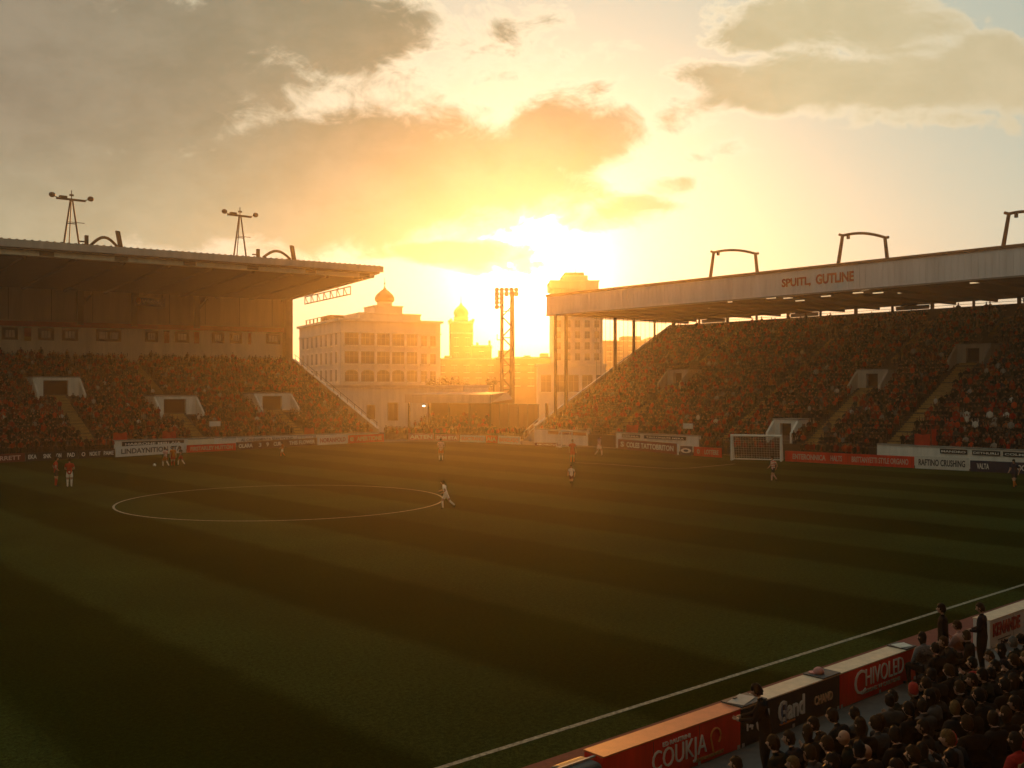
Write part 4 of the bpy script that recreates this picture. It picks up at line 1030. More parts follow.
def body_mesh(J, kit, name):
    """kit 'player' = short sleeves, shorts, socks; 'coat' = long sleeves and trousers. slots: 0 top 1 bottom 2 skin 3 shoes 4 socks 5 eye 6 lip"""
    pts = []; rad = []; edges = []; seg = []; roots = [0]; idx = {}
    def P(n, p, r): idx[n] = len(pts); pts.append(p); rad.append(r if isinstance(r, tuple) else (r, r)); return idx[n]
    def E(a, b_, m): edges.append((idx[a], idx[b_])); seg.append((idx[a], idx[b_], m))
    fat = 1.14 if kit == 'player' else 1.28
    def RR_(n):
        r = RAD[n]; r = r if isinstance(r, tuple) else (r, r)
        return r if n in ('neck','head','wr','pa','to') else (r[0]*fat, r[1]*fat)
    for n in ('pelvis','waist','chest','upper','neck','head'): P(n, J[n], RR_(n))
    E('pelvis','waist',0 if kit != 'x' else 1); E('waist','chest',0); E('chest','upper',0); E('upper','neck',0); E('neck','head',2)
    for k in 'LR':
        P('sh'+k, J['sh'+k], RR_('sh')); P('ma'+k, J['sh'+k].lerp(J['el'+k], .55), RR_('ma')); P('el'+k, J['el'+k], RR_('el')); P('wr'+k, J['wr'+k], RAD['wr'])
        d = (J['wr'+k]-J['el'+k]).normalized(); P('pa'+k, J['wr'+k]+d*.075, RAD['pa'])
        sl = 2 if kit == 'player' else 0
        E('upper','sh'+k,0); E('sh'+k,'ma'+k,0); E('ma'+k,'el'+k,sl); E('el'+k,'wr'+k,sl); E('wr'+k,'pa'+k,2)
        P('hp'+k, J['hp'+k], RR_('hp')); P('mt'+k, J['hp'+k].lerp(J['kn'+k], .62), RR_('mt')); P('kn'+k, J['kn'+k], RR_('kn')); P('cf'+k, J['kn'+k].lerp(J['an'+k], .35), (.06,.06)); P('an'+k, J['an'+k], RAD['an']); P('to'+k, J['to'+k], RAD['to'])
        E('pelvis','hp'+k,1); E('hp'+k,'mt'+k,1); E('mt'+k,'kn'+k,2 if kit == 'player' else 1); E('kn'+k,'cf'+k,4 if kit == 'player' else 1); E('cf'+k,'an'+k,4 if kit == 'player' else 1); E('an'+k,'to'+k,3)
        s = -1 if k == 'L' else 1
        side = V((1,0,0))-d*d.x; side = side.normalized() if side.length > .1 else V((0,1,0))
        nrm = d.cross(side); w = J['wr'+k]
        for f, (off, ln) in enumerate(((-.026,.068),(-.009,.078),(.009,.072),(.026,.055))):
            b0 = w+d*.072+side*off; nm = f'f{k}{f}'
            P(nm+'a', b0, .0095); P(nm+'b', b0+d*ln*.55-nrm*.006, .0088); P(nm+'c', b0+d*ln*.95-nrm*.028, .0078); roots.append(idx[nm+'a'])
            E(nm+'a',nm+'b',2); E(nm+'b',nm+'c',2)
        nm = f't{k}'; b0 = w+d*.03-side*s*.022
        P(nm+'a', b0, .0115); P(nm+'b', b0-side*s*.030+d*.032, .0105); P(nm+'c', b0-side*s*.036+d*.066-nrm*.012, .009); roots.append(idx[nm+'a'])
        E(nm+'a',nm+'b',2); E(nm+'b',nm+'c',2)
    me = bpy.data.meshes.new('sk'); me.from_pydata([tuple(p) for p in pts], edges, [])
    o = bpy.data.objects.new('sk', me); col.objects.link(o)
    md = o.modifiers.new('s', 'SKIN'); md.branch_smoothing = .3; sb = o.modifiers.new('b', 'SUBSURF'); sb.levels = 1; sb.render_levels = 1
    sk = me.skin_vertices[0].data
    for i, r in enumerate(rad): sk[i].radius = r; sk[i].use_root = i in roots
    dg = bpy.context.evaluated_depsgraph_get(); dg.update()
    bm_ = bpy.data.meshes.new_from_object(o.evaluated_get(dg)); bpy.data.objects.remove(o); bpy.data.meshes.remove(me)
    vs = [v.co.copy() for v in bm_.vertices]; fs = [tuple(p.vertices) for p in bm_.polygons]; ms = []
    for f in fs:
        c = sum((vs[q] for q in f), V((0,0,0)))/len(f); best = (9, 0)
        for a, b_, m in seg:
            pa, ab = pts[a], pts[b_]-pts[a]; t = max(0, min(1, (c-pa).dot(ab)/max(1e-9, ab.dot(ab))))
            dd = (c-(pa+ab*t)).length-(rad[a][0]*(1-t)+rad[b_][0]*t)*.9
            if dd < best[0]: best = (dd, m)
        ms.append(best[1])
    bpy.data.meshes.remove(bm_)
    H = head_matrix(J); o0 = len(vs); vs += [H@v for v in HEAD[0]]; fs += [tuple(q+o0 for q in f) for f in HEAD[1]]; ms += HEAD[2]
    out = bpy.data.meshes.new(name); out.from_pydata([tuple(v) for v in vs], [], fs)
    for m in range(7): out.materials.append(skinm)
    out.polygons.foreach_set('material_index', ms); out.polygons.foreach_set('use_smooth', [True]*len(fs)); out.update()
    return out
def hair_mesh(J, style, name='hair'):
    H = head_matrix(J); vs = []; fs = []; n, k = 22, 14; rr = random.Random(style*7+1); keep = {}
    for i in range(k+1):
        a = PI*i/k
        for j in range(n):
            t = 2*PI*j/n; x, y, z = math.sin(a)*math.sin(t), math.sin(a)*math.cos(t), math.cos(a)
            th = 1.07+.15*rr.random()**1.5+(.05 if z > .5 else 0)
            p = V((x*.078*th, y*.098*th-.004, z*.120*th))
            if z < 0 and style != 2: p.x *= 1+z*.25
            if style == 2 and z < -.1 and y < .3: p = V((x*.085, y*.09-.012, z*.20))
            keep[(i,j)] = (x, y, z); vs.append(H@p)
    for i in range(k):
        for j in range(n):
            x, y, z = keep[(i,j)]
            lim = .42 if y > .35 else (-.05 if y > -.1 else -.62)
            if style == 1: lim += .05
            if style == 2: lim = .42 if y > .4 else -.98
            if style == 3: lim = .75 if y > .2 else (.15 if y > -.3 else -.5)
            if z > lim: fs.append((i*n+(j+1)%n, i*n+j, (i+1)*n+j, (i+1)*n+(j+1)%n))
    used = sorted({q for f in fs for q in f}); mp = {q: i for i, q in enumerate(used)}
    me = bpy.data.meshes.new(name); me.from_pydata([tuple(vs[q]) for q in used], [], [tuple(mp[q] for q in f) for f in fs])
    me.materials.append(HAIR[0]); me.polygons.foreach_set('use_smooth', [True]*len(fs)); me.update(); return me
POSES = {}
def scarf_mesh(J):
    mb = MB(); c = J['neck']+V((0,-.005,-.01)); rr = random.Random(3)
    mb.tube([c+V((.10*math.cos(a), .09*math.sin(a), .02*math.sin(a*2+1)-.03*math.sin(a))) for a in [2*PI*i/14 for i in range(15)]], .038, redcloth, 7)
    mb.tube([c+V((.06,.09,-.03)), c+V((.08,.17,-.16)), c+V((.07,.19,-.34))], [.036,.042,.03], redcloth, 6)
    return mb.mesh('scarf', True)
def get_pose(key):
    if key not in POSES:
        kit, kind, v = key
        J = dict(sit=sit_pose, stand=stand_pose, run=run_pose)[kind](v) if kind != 'walk' else walk_pose()
        POSES[key] = (body_mesh(J, kit, 'person'), {s: hair_mesh(J, s) for s in (0,1,2,3)}, scarf_mesh(J))
    return POSES[key]
def person(label, key, loc, face, top, bottom, skin=skinm, shoes=None, socks=None, hair=(0, 0), scale=1.0, group=None, hat=False, scarf=False):
    me, hm, scm = get_pose(key)
    o = bpy.data.objects.new('person', me); col.objects.link(o); o.location = loc; o.rotation_euler.z = face-PI/2; o.scale = (scale,)*3
    for i, m in enumerate((top, bottom, skin, shoes or cap_dark, socks or bottom, eye_m, lip_m)):
        o.material_slots[i].link = 'OBJECT'; o.material_slots[i].material = m
    tag(o, label, 'person', group)
    if hair is not None:
        h = bpy.data.objects.new('hair', hm[hair[0]]); col.objects.link(h); h.parent = o
        h.material_slots[0].link = 'OBJECT'; h.material_slots[0].material = redcloth if hat else HAIR[hair[1]]
        if hat: h.name = 'knitted_hat'
    if scarf:
        h = bpy.data.objects.new('scarf', scm); col.objects.link(h); h.parent = o
    return o

# players
c_white = cloth('white_kit', (.85,.74,.66)); c_bright = cloth('bright_white_kit', (.92,.84,.78)); c_red = cloth('red_kit', (.45,.03,.02)); c_orange = cloth('orange_kit', (.55,.16,.03)); c_dark = cloth('dark_kit', (.03,.03,.035)); c_navy = cloth('navy_kit', (.025,.03,.06)); c_pink = cloth('washed_pink_kit', (.62,.42,.38))
sm, nt, b = new_mat('striped_kit'); wv = nt.nodes.new('ShaderNodeTexWave'); tcn = nt.nodes.new('ShaderNodeTexCoord'); nt.links.new(tcn.outputs['Object'], wv.inputs['Vector']); wv.inputs['Scale'].default_value = 2.6; wv.bands_direction = 'Z'
rp = nt.nodes.new('ShaderNodeValToRGB'); rp.color_ramp.interpolation = 'CONSTANT'; rp.color_ramp.elements[1].position = .5; rp.color_ramp.elements[0].color = (.45,.03,.02,1); rp.color_ramp.elements[1].color = (.72,.66,.62,1)
nt.links.new(wv.outputs['Fac'], rp.inputs[0]); nt.links.new(rp.outputs[0], b.inputs['Base Color']); b.inputs['Roughness'].default_value = .9
PG = 'players on the pitch'
def player(px, py, hpx, label, kind, v, face, top, bottom, socks, skin=skinm, hair=(0,0), std=1.79):
    p = ground(px, py); sc_ = hpx*p.y/F/std
    p.z = .01
    return person(label, ('player', kind, v), p, face, top, bottom, skin, c_dark, socks, hair, sc_, PG)
player(56, 487, 30, 'player in red shirt and dark shorts, left one of the pair near the left edge', 'stand', 3, .6, c_red, c_dark, c_red)
player(69.5, 488, 29.5, 'player in red shirt and white shorts, right one of the pair near the left edge', 'stand', 1, 1.9, c_red, c_white, c_white)
player(165.5, 467.3, 20, 'player in red and white stripes, left one of the trio before the white board', 'walk', 0, 2.6, sm, c_orange, c_white)
player(173, 466.8, 20.5, 'player in orange shirt, middle one of the trio before the white board', 'stand', 0, -1.2, c_orange, c_red, c_red)
player(181, 466, 19.5, 'player in dark kit, right one of the trio before the white board', 'walk', 0, 2.9, c_dark, c_red, c_white)
player(282.5, 457.2, 15.5, 'small distant player in orange shirt near the dark brown board', 'walk', 0, 3.6, c_orange, c_white, c_orange)
player(441, 461.5, 23, 'player in pale shirt and orange shorts, in the glow left of the centre', 'stand', 1, -1.6, c_pink, c_orange, c_white)
player(446, 509.5, 28.5, 'running player in all white leaning forward beside the centre circle', 'run', 2, PI*.94, c_bright, c_bright, c_bright, std=1.74)
player(571.5, 487, 22, 'player in white shirt and dark red shorts right of the centre circle', 'walk', 0, -1.9, c_white, darkred_board, c_dark)
player(572.5, 463.5, 24, 'player in red kit standing behind the white shirted player', 'stand', 0, -1.4, c_red, c_red, c_orange)
player(599, 456.6, 21, 'pale kitted player right of the small goal', 'walk', 0, -.6, c_pink, c_white, c_white)
player(773.5, 482, 25.5, 'player in red and white striped shirt in front of the big goal', 'walk', 0, -2.8, sm, c_dark, c_pink)
player(1014.5, 488.5, 29, 'player in dark kit with orange socks at the right edge', 'walk', 0, -2.6, c_navy, c_dark, c_orange)

# ---- near stand: terrace, benches, spectators
stN = thing('spectator_terrace', 'low dark terrace with benches under the crowd in the bottom right corner', 'terrace', BL, AZU)
NQ, ND, NR = 2.4, .8, .16
mb = MB()
for k in range(0, 9): mb.box(-3, 34, -(NQ+.38+k*ND), -(NQ-.42+k*ND)-.003, .003, .022+NR*k, terrace_m)
mb.obj('steps', stN)
bench_m = mat('dark_wood_bench', (.05,.03,.02), .8, .3, 3)
for k in range(0, 9):
    mb = MB(); y = -(NQ+.10+k*ND); z = .022+NR*k
    mb.box(-2.5, 33, y-.17, y+.17, z+.36, z+.40, bench_m)
    for i in range(10): mb.box(-2.4+i*3.9, -2.3+i*3.9, y-.12, y+.12, z+.001, z+.359, bench_m)
    mb.obj('bench', stN)
tops = [('black', cloth('black_coat', (.008,.008,.009))), ('dark navy', cloth('navy_coat', (.010,.012,.020))), ('charcoal', cloth('charcoal_coat', (.016,.015,.015))), ('dark brown', cloth('brown_coat', (.018,.012,.009))), ('dark green', cloth('green_coat', (.010,.013,.009)))]
top_light = ('pale blue', cloth('pale_blue_shirt', (.30,.32,.37))); top_red = ('red', cloth('red_jacket', (.35,.03,.025))); top_grey = ('grey', cloth('grey_jacket', (.06,.057,.055))); top_pat = ('patterned grey', mat('patterned_shirt', (.12,.12,.13), .9, .8, 30)); top_pink = ('pale pink', cloth('pink_shirt', (.5,.3,.27)))
trousers = cloth('dark_trousers', (.018,.017,.018))
HN = ['dark brown hair', 'black hair', 'brown hair', 'fair hair', 'grey hair']
NG = 'spectators in the near crowd'
face_pitch = math.atan2(Nn.y, Nn.x)
rr = random.Random(5)
n_near = 0
special = {(944,725): top_light}
rows_seen = 0
for k in range(0, 9):
    q = NQ+k*ND; z = .022+NR*k; seats = []
    s = -2.2+rr.random()*.3
    while s < 32:
        p = BL+U*s-Nn*(q-.02+rr.uniform(-.05,.05)); p.z = z
        hx, hy = proj((p.x, p.y, z+1.2))
        if p.y > 2 and hx > 690 and hx < 1050 and hy < 776 and hy > 590: seats.append((s, p, hx, hy))
        s += rr.uniform(.47, .57)
    if not seats: continue
    rows_seen += 1; n_in = 0
    for s, p, hx, hy in seats:
        if rr.random() < (.12 if k else .22) and not hx > 1024: continue
        if k == 0 and 752 < hx < 775: continue
        n_in += 1
        t_ = rr.choice(tops)
        if rr.random() < .07: t_ = top_grey
        if abs(hx-944) < 9 and abs(hy-722) < 14: t_ = top_light
        if hx > 1006 and abs(hy-735) < 22: t_ = top_red
        hi = rr.choices([0,1,2,3,4], [5,4,4,1.2,.5])[0]; hs = rr.choices([0,1,2,3], [5,4,2,1])[0]
        bald = rr.random() < .03
        kind = rr.choices([('sit',0),('sit',1),('sit',2),('sit',3),('stand',0)], [5,3,2,2,.7 if k > 2 else 0.0])[0]
        hat = (not bald) and rr.random() < .02; scarf = rr.random() < .05
        lab = f"{t_[0]} clothed spectator, {'red hat' if hat else 'bald head' if bald else HN[hi]}, {ordw(n_in)} from left, {ordw(rows_seen)} near row"
        person(lab, ('coat',)+kind, p, face_pitch+rr.uniform(-.5,.5), t_[1], trousers, rr.choice([skinm, skinm, skin2]), None, None, None if bald else ((0 if hat else hs), hi), rr.uniform(.95,1.05), NG, hat, scarf); n_near += 1
def near_person(px, htop, hgt, label, pose, face, top, hair, skin=skinm, zf=.02):
    Y = (CAMH-zf-hgt)/((htop-390)/F); p = V(((px-512)/F*Y, Y, zf))
    return person(label, ('coat',)+pose, p, face, top[1], trousers, skin, None, None, hair, hgt/1.79 if pose[0] == 'stand' else 1.0, NG)
near_person(766, 684, 1.76, 'dark clothed steward standing with forearms forward at the black Gand board', ('stand',2), face_pitch+.55, tops[0], (0,1))
near_person(943, 604, 1.78, 'tall person in black standing in the gap between the near boards, left of two', ('stand',0), face_pitch+.5, tops[0], (0,1))
near_person(982, 603.5, 1.76, 'person in black standing beside the pale board, right of two', ('stand',1), face_pitch+.3, tops[1], (1,0))
for (px, py, pose, top, hair, lab) in ((926,634,('sit',0),top_pat,(2,1),'long haired spectator in patterned top seated at the end of the red CHIVOLED board'), (957,636,('sit',1),tops[2],(1,2),'spectator with brown hair seated between the two standing people in black'), (962,622,('sit',2),top_pink,(0,2),'spectator in pale pink top behind the tall standing person'), (972,632,('sit',3),tops[3],(1,2),'spectator in dark brown seated against the person standing by the pale board'), (940,645,('sit',0),tops[0],(0,1),'black clothed spectator seated just below the tall standing person')):
    z = .022; Y = (CAMH-z-1.30)/((py-390)/F); p = V(((px-512)/F*Y, Y, z))
    person(lab, ('coat',)+pose, p, face_pitch+rr.uniform(-.6,.6), top[1], trousers, skinm, None, None, hair, 1.0, NG)
    st_ = thing('stool', 'small dark stool under the '+lab.split(' seated')[0].split(' behind')[0].replace('spectator','seated spectator',1)+(', left group' if px < 950 else ', right group'), 'stool', p, AZU, 'stools in the gap between the boards')
    mb = MB(); mb.lathe([(.17,.37),(.18,.39),(.17,.405)], bench_m, n=12); mb.obj('seat', st_)
    for a in range(3):
        mb = MB(); mb.tube([(.13*math.cos(a*2.1),.13*math.sin(a*2.1),.369),(.17*math.cos(a*2.1),.17*math.sin(a*2.1),0)], .015, dark_steel, 6); mb.obj('leg', st_)
print('near spectators', n_near)

mb = MB(); mb.hexa([(-30,-30,17.2),(60,-30,17.2),(60,-9,18.6),(-30,-9,18.6),(-30,-30,17.6),(60,-30,17.6),(60,-9,19.0),(-30,-9,19.0)], roof_sheet); mb.obj('roof', stN)  # unseen roof, added to keep sky light off the near crowd
mb = MB(); mb.box(-30, 60, -30, -29.6, 0, 17.19, cream_panel); mb.obj('back_wall', stN)  # unseen wall, added with the roof to block light from behind
for i in range(7):
    mb = MB(); x = -28+i*14.4; mb.box(x, x+.4, -29.0, -28.6, 0, 17.1, dark_steel); mb.obj('column', stN)  # unseen columns of the added roof

# ---- the packed stands
def template(kind, n=6):
    """low spectator facing -Y; returns verts, faces, region per vertex (0 cloth 1 skin 2 hair 3 legs)"""
    mb = MB(); reg = []; M = None
    def mark(r):
        while len(reg) < len(mb.v): reg.append(r)
    z0 = .45 if kind != 'stand' else .92
    mb.lathe([(.16,0),(.17,.15),(.19,.38),(.20,.50),(.075,.58),(.06,.62)], M, n=n); mark(0)
    for i in range(len(mb.v)): x, y, z = mb.v[i]; mb.v[i] = (x, y*.62+.02, z+z0)
    o = len(mb.v); mb.sphere((0,-.02,z0+.72), (.085,.10,.125), M, max(6, n), 5 if n < 8 else 8)
    for i in range(o, len(mb.v)):
        x, y, z = mb.v[i]; reg.append(2 if (z > z0+.77 or (y > .02 and z > z0+.66)) else 1)
    for s in (-1, 1):
        if kind == 'cheer': pts = [(s*.19,0,z0+.48),(s*.30,-.06,z0+.72),(s*.26,-.10,z0+1.0)]
        elif kind == 'stand': pts = [(s*.20,.0,z0+.48),(s*.25,.0,z0+.22),(s*.22,-.10,z0+.02)]
        else: pts = [(s*.20,0,z0+.47),(s*.25,-.10,z0+.22),(s*.08,-.30,z0+.20)]
        o = len(mb.v); m_ = 4 if n < 8 else 6
        mb.tube(pts, [.06,.05,.042], M, m_); reg += [0]*(2*m_)+[1]*m_
    for s in (-1, 1):
        if kind == 'stand': mb.tube([(s*.09,.02,z0+.05),(s*.10,.02,.5),(s*.11,.02,.0)], [.10,.07,.06], M, 4)
        else: mb.tube([(s*.09,.0,z0+.06),(s*.12,-.40,z0+.05),(s*.12,-.38,.0)], [.10,.075,.055], M, 4)
        mark(3)
    return np.array(mb.v, 'f'), mb.f, np.array(reg)
TOPC = np.array([(.008,.007,.007),(.014,.011,.012),(.024,.015,.011),(.045,.03,.02),(.36,.025,.010),(.50,.06,.018),(.18,.014,.008),(.07,.06,.05),(.26,.23,.20),(.60,.55,.50),(.36,.11,.03),(.025,.03,.05)])
TOPN = ['black','dark','dark brown','brown','red','bright red','dark red','grey','light grey','white','orange','blue']
TOPW = np.array([20,15,13,7,16,7,13,2.5,2.5,2.0,2,.8]); TOPW = TOPW/TOPW.sum()
SKC = np.array([(.30,.15,.085),(.24,.12,.07),(.16,.08,.045)]); HRC = np.array([(.02,.014,.01),(.01,.009,.008),(.06,.035,.02),(.18,.11,.05),(.2,.19,.17)])
seats = []   # (world xyz, yaw, stand, local x, row)
def fill(P, ex, ey, rz, x0, x1, rows, y0, dep, z0, rise, excl, who):
    for i in range(rows):
        y = y0+i*dep+.50; z = z0+i*rise; x = x0+.3+rng.random()*.2
        while x < x1-.3:
            if not any(a < x < b_ and c < y < d_ for a, b_, c, d_ in excl) and rng.random() < (.97-.10*(i/rows)**3):
                p = P+ex*(x+rng.normal()*.05)+ey*(y+rng.uniform(-.16,.12)); seats.append((p.x, p.y, z, rz+rng.normal()*.25, who, x, i))
            x += rng.uniform(.46, .58)
fill(W0, r_dir, o_dir, RR, 0, 66, R_ROWS, R_Y0, R_DEP, R_Z0, R_RISE, exR, 0)
fill(Q0, q_dir, m_dir, QR, -52, -.2, L_ROWS, L_Y0, L_DEP, L_Z0, L_RISE, exL, 1)
# benches the packed stands sit on
for (P, rz, x0, x1, rows, y0, dep, z0, rise, st, ex) in ((W0, RR, .3, RL-.3, R_ROWS, R_Y0, R_DEP, R_Z0, R_RISE, stR, exR), (Q0, QR, -QL+.3, -.3, L_ROWS, L_Y0, L_DEP, L_Z0, L_RISE, stL, exL)):
    mb = MB()
    for i in range(rows):
        ya, yb_ = y0+i*dep+.42, y0+i*dep+.72; cuts = sorted((a-.02, b_+.02) for a, b_, c, d_ in ex if c < yb_ and d_ > ya); cur = x0
        for a, b_ in cuts+[(x1, x1)]:
            if a > cur+.5: mb.box(cur, a, ya, yb_, z0+i*rise+.34, z0+i*rise+.40, bench_m)
            cur = max(cur, b_)
    mb.obj('seating', st)
seats = [s for s in seats if -12 < proj(s[:3])[0] < 1036]
dist = np.array([math.hypot(s[0], s[1]) for s in seats])
N_IND = 300-13-n_near-8
inframe = np.array([0 < proj(s[:3])[0] < 1022 for s in seats])
order = [i for i in np.argsort(dist) if inframe[i]][:N_IND]
ind = set(int(i) for i in order)
def persons_mesh(name, items, T, seed):
    r = np.random.default_rng(seed)
    tv, tf, reg = T; n = len(items); nv = len(tv)
    it = np.array([(s[0],s[1],s[2],s[3]) for s in items], 'f')
    sc_ = r.uniform(.86, 1.10, n)[:,None]; c, s_ = np.cos(it[:,3]), np.sin(it[:,3])
    co = np.empty((n, nv, 3), 'f'); X, Y, Z = tv[:,0][None]*sc_, tv[:,1][None]*sc_, tv[:,2][None]*sc_
    co[:,:,0] = X*c[:,None]-Y*s_[:,None]+it[:,0:1]; co[:,:,1] = X*s_[:,None]+Y*c[:,None]+it[:,1:2]; co[:,:,2] = Z+it[:,2:3]
    tc_ = TOPC[r.choice(len(TOPC), n, p=TOPW)]*r.uniform(.45,1.0,(n,1)); sk_ = SKC[r.choice(3, n, p=[.6,.3,.1])]; hr_ = HRC[r.choice(5, n, p=[.35,.25,.2,.1,.1])]; lg_ = TOPC[r.choice(4, n)]
    # some wear red hats or scarves
    hat = r.random(n) < .12; hr_[hat] = (.20,.02,.01)
    pal = np.stack([tc_, sk_, hr_, lg_], 1); cl = pal[np.arange(n)[:,None], reg[None]]
    return co.reshape(-1, 3), cl.reshape(-1, 3), n
def merge(name, groups):
    allv = []; allc = []; loops = []; starts = []; tot = []; off = 0; lo_ = 0
    for items, T, seed in groups:
        if not items: continue
        co, cl, n = persons_mesh(name, items, T, seed); nv = len(T[0]); allv.append(co); allc.append(cl)
        fl = np.concatenate([np.array(f) for f in T[1]]); ft = np.array([len(f) for f in T[1]])
        L_ = (fl[None]+(np.arange(n)*nv)[:,None]+off).ravel(); loops.append(L_); tot.append(np.tile(ft, n)); off += n*nv
    co = np.concatenate(allv); cl = np.concatenate(allc); L_ = np.concatenate(loops); ft = np.concatenate(tot)
    me = bpy.data.meshes.new(name); me.vertices.add(len(co)); me.vertices.foreach_set('co', co.ravel()); me.loops.add(len(L_)); me.loops.foreach_set('vertex_index', L_.astype('i'))
    me.polygons.add(len(ft)); st = np.concatenate([[0], np.cumsum(ft)[:-1]]); me.polygons.foreach_set('loop_start', st.astype('i')); me.update(calc_edges=True)
    a = me.attributes.new('Col', 'FLOAT_COLOR', 'POINT'); a.data.foreach_set('color', np.concatenate([cl, np.ones((len(cl),1))], 1).astype('f').ravel())
    me.materials.append(CROWD); me.validate(); return me
TS = template('sit'); TC = template('cheer'); TT = template('stand')
rest = [s for i, s in enumerate(seats) if i not in ind]
pick = rng.random(len(rest))
# loose spectators on foot: under the canopy, behind the boards between the stands
loose = []
ca, sa = math.cos(rz_can), math.sin(rz_can)
for i in range(5):
    for j in range(int(L_can/.75)):
        if rng.random() < .62:
            lx, ly = .6+j*.75+rng.normal()*.1, 1.8+i*1.2
            if lx < L_can-.6: loose.append((o_can.x+lx*ca-ly*sa, o_can.y+lx*sa+ly*ca, .5+i*.35, rz_can+rng.normal()*.4))
for px in np.arange(386, 538, 1.35):
    for Y in (141.5, 143.2, 145):
        if rng.random() < (.75 if px < 412 or px > 495 else .5):
            loose.append(((px-512)/F*Y, Y, .0, rng.normal()*.5))
# stewards, ball staff and latecomers on foot between the boards and the dark parts of the front walls
for px in np.arange(705, 872, 1.5):
    if rng.random() < .62 and not 775 < px < 803:
        p = W0+r_dir*solve(W0-o_dir*.55, r_dir, px)-o_dir*(.45+rng.random()*.5); loose.append((p.x, p.y, 0.0, RR+rng.normal()*.5))
for px in np.arange(2, 112, 1.5):
    if rng.random() < .6:
        p = Q0+q_dir*solve(Q0-m_dir*.8, q_dir, px)-m_dir*(.4+rng.random()*1.5); loose.append((p.x, p.y, 0.0, QR+rng.normal()*.5))
cm = merge('crowd', [([s for s, k in zip(rest, pick) if k < .70], TS, 1), ([s for s, k in zip(rest, pick) if .70 <= k < .92], TT, 2), ([s for s, k in zip(rest, pick) if k >= .92], TC, 3), (loose, TT, 4)])
crowd = bpy.data.objects.new('crowd', cm); col.objects.link(crowd); crowd['kind'] = 'stuff'
crowd['label'] = 'dense mass of fans in dark and red clothes filling both stands'
print('crowd', len(rest)+len(loose), 'individuals', len(ind))
T2 = [template('sit', 10), template('sit', 10), template('cheer', 10), template('stand', 10)]
byrow = {}
for i in ind: byrow.setdefault((seats[i][4], seats[i][6]), []).append(i)
for (who, row), L_ in sorted(byrow.items()):
    L_.sort(key=lambda i: -proj(seats[i][:3])[0])
    for n_, i in enumerate(L_):
        s = seats[i]; tv, tf, reg = T2[[0,0,0,1,1,2,3][int(rng.integers(7))]]
        k = int(rng.choice(len(TOPC), p=TOPW)); sk_ = SKC[int(rng.integers(3))]; hk = int(rng.integers(5)); lg = TOPC[int(rng.integers(4))]
        pal = np.array([TOPC[k], sk_, HRC[hk], lg])
        me = bpy.data.meshes.new('person'); me.from_pydata(tv.tolist(), [], tf)
        a = me.attributes.new('Col', 'FLOAT_COLOR', 'POINT'); a.data.foreach_set('color', np.concatenate([pal[reg], np.ones((len(reg),1))], 1).astype('f').ravel())
        me.materials.append(CROWD); me.polygons.foreach_set('use_smooth', [True]*len(tf)); me.update()
        o = bpy.data.objects.new('person', me); col.objects.link(o); o.location = s[:3]; o.rotation_euler.z = s[3]; o.scale = (rng.uniform(.95,1.06),)*3
        tag(o, f"fan in {TOPN[k]} top, {ordw(n_+1)} from right edge, {ordw(row+1)} row, right stand", 'person', 'fans in the right stand')
# ------------------------------------------------------------------ light, sky, air
SUNPX = (531, 270)
sv = V(((SUNPX[0]-512)/F, 1, (390-SUNPX[1])/F)).normalized()
sel = math.asin(sv.z); saz = math.atan2(sv.x, sv.y)
sun_d = bpy.data.lights.new('sun', 'SUN'); sun = bpy.data.objects.new('sun', sun_d); col.objects.link(sun)
sun_d.energy = SUN_E; sun_d.angle = math.radians(5); sun_d.color = SUN_C   # sun veiled by the cloud edge
sun.rotation_euler = (-sv).to_track_quat('-Z', 'Y').to_euler()
w = bpy.data.worlds.new('World'); sc.world = w; w.use_nodes = True
nt = w.node_tree; N = nt.nodes; Lk = nt.links; N.clear()
def nd(t, **k):
    n = N.new(t)
    for a, v in k.items(): setattr(n, a, v)
    return n
def M(op, a, b_=None, c=None, clamp=False):
    m = nd('ShaderNodeMath', operation=op); m.use_clamp = clamp
    for i, x in enumerate((a, b_, c)):
        if x is None: continue
        if isinstance(x, (int, float)): m.inputs[i].default_value = x
        else: Lk.new(x, m.inputs[i])
    return m.outputs[0]
def smooth(x, a, b_, lo=0., hi=1.):
    m = nd('ShaderNodeMapRange', interpolation_type='SMOOTHSTEP'); Lk.new(x, m.inputs['Value'])
    m.inputs['From Min'].default_value = a; m.inputs['From Max'].default_value = b_; m.inputs['To Min'].default_value = lo; m.inputs['To Max'].default_value = hi
    return m.outputs[0]
def mixc(f, a, b_):
    m = nd('ShaderNodeMix', data_type='RGBA')
    for i, x in ((0, f), (6, a), (7, b_)):
        if isinstance(x, (tuple, list)): m.inputs[i].default_value = (*x, 1)
        elif isinstance(x, (int, float)): m.inputs[i].default_value = x
        else: Lk.new(x, m.inputs[i])
    return m.outputs[2]
def vscale(v, s):
    m = nd('ShaderNodeVectorMath', operation='SCALE')
    if isinstance(v, (tuple, list)): m.inputs[0].default_value = v
    else: Lk.new(v, m.inputs[0])
    if isinstance(s, (int, float)): m.inputs['Scale'].default_value = s
    else: Lk.new(s, m.inputs['Scale'])
    return m.outputs[0]
def vadd(a, b_, op='ADD'):
    m = nd('ShaderNodeVectorMath', operation=op)
    for i, x in enumerate((a, b_)):
        if isinstance(x, (tuple, list)): m.inputs[i].default_value = x
        else: Lk.new(x, m.inputs[i])
    return m.outputs[0]
tc = nd('ShaderNodeTexCoord'); D = tc.outputs['Generated']
sep = nd('ShaderNodeSeparateXYZ'); Lk.new(D, sep.inputs[0]); dx, dy, dz = sep.outputs
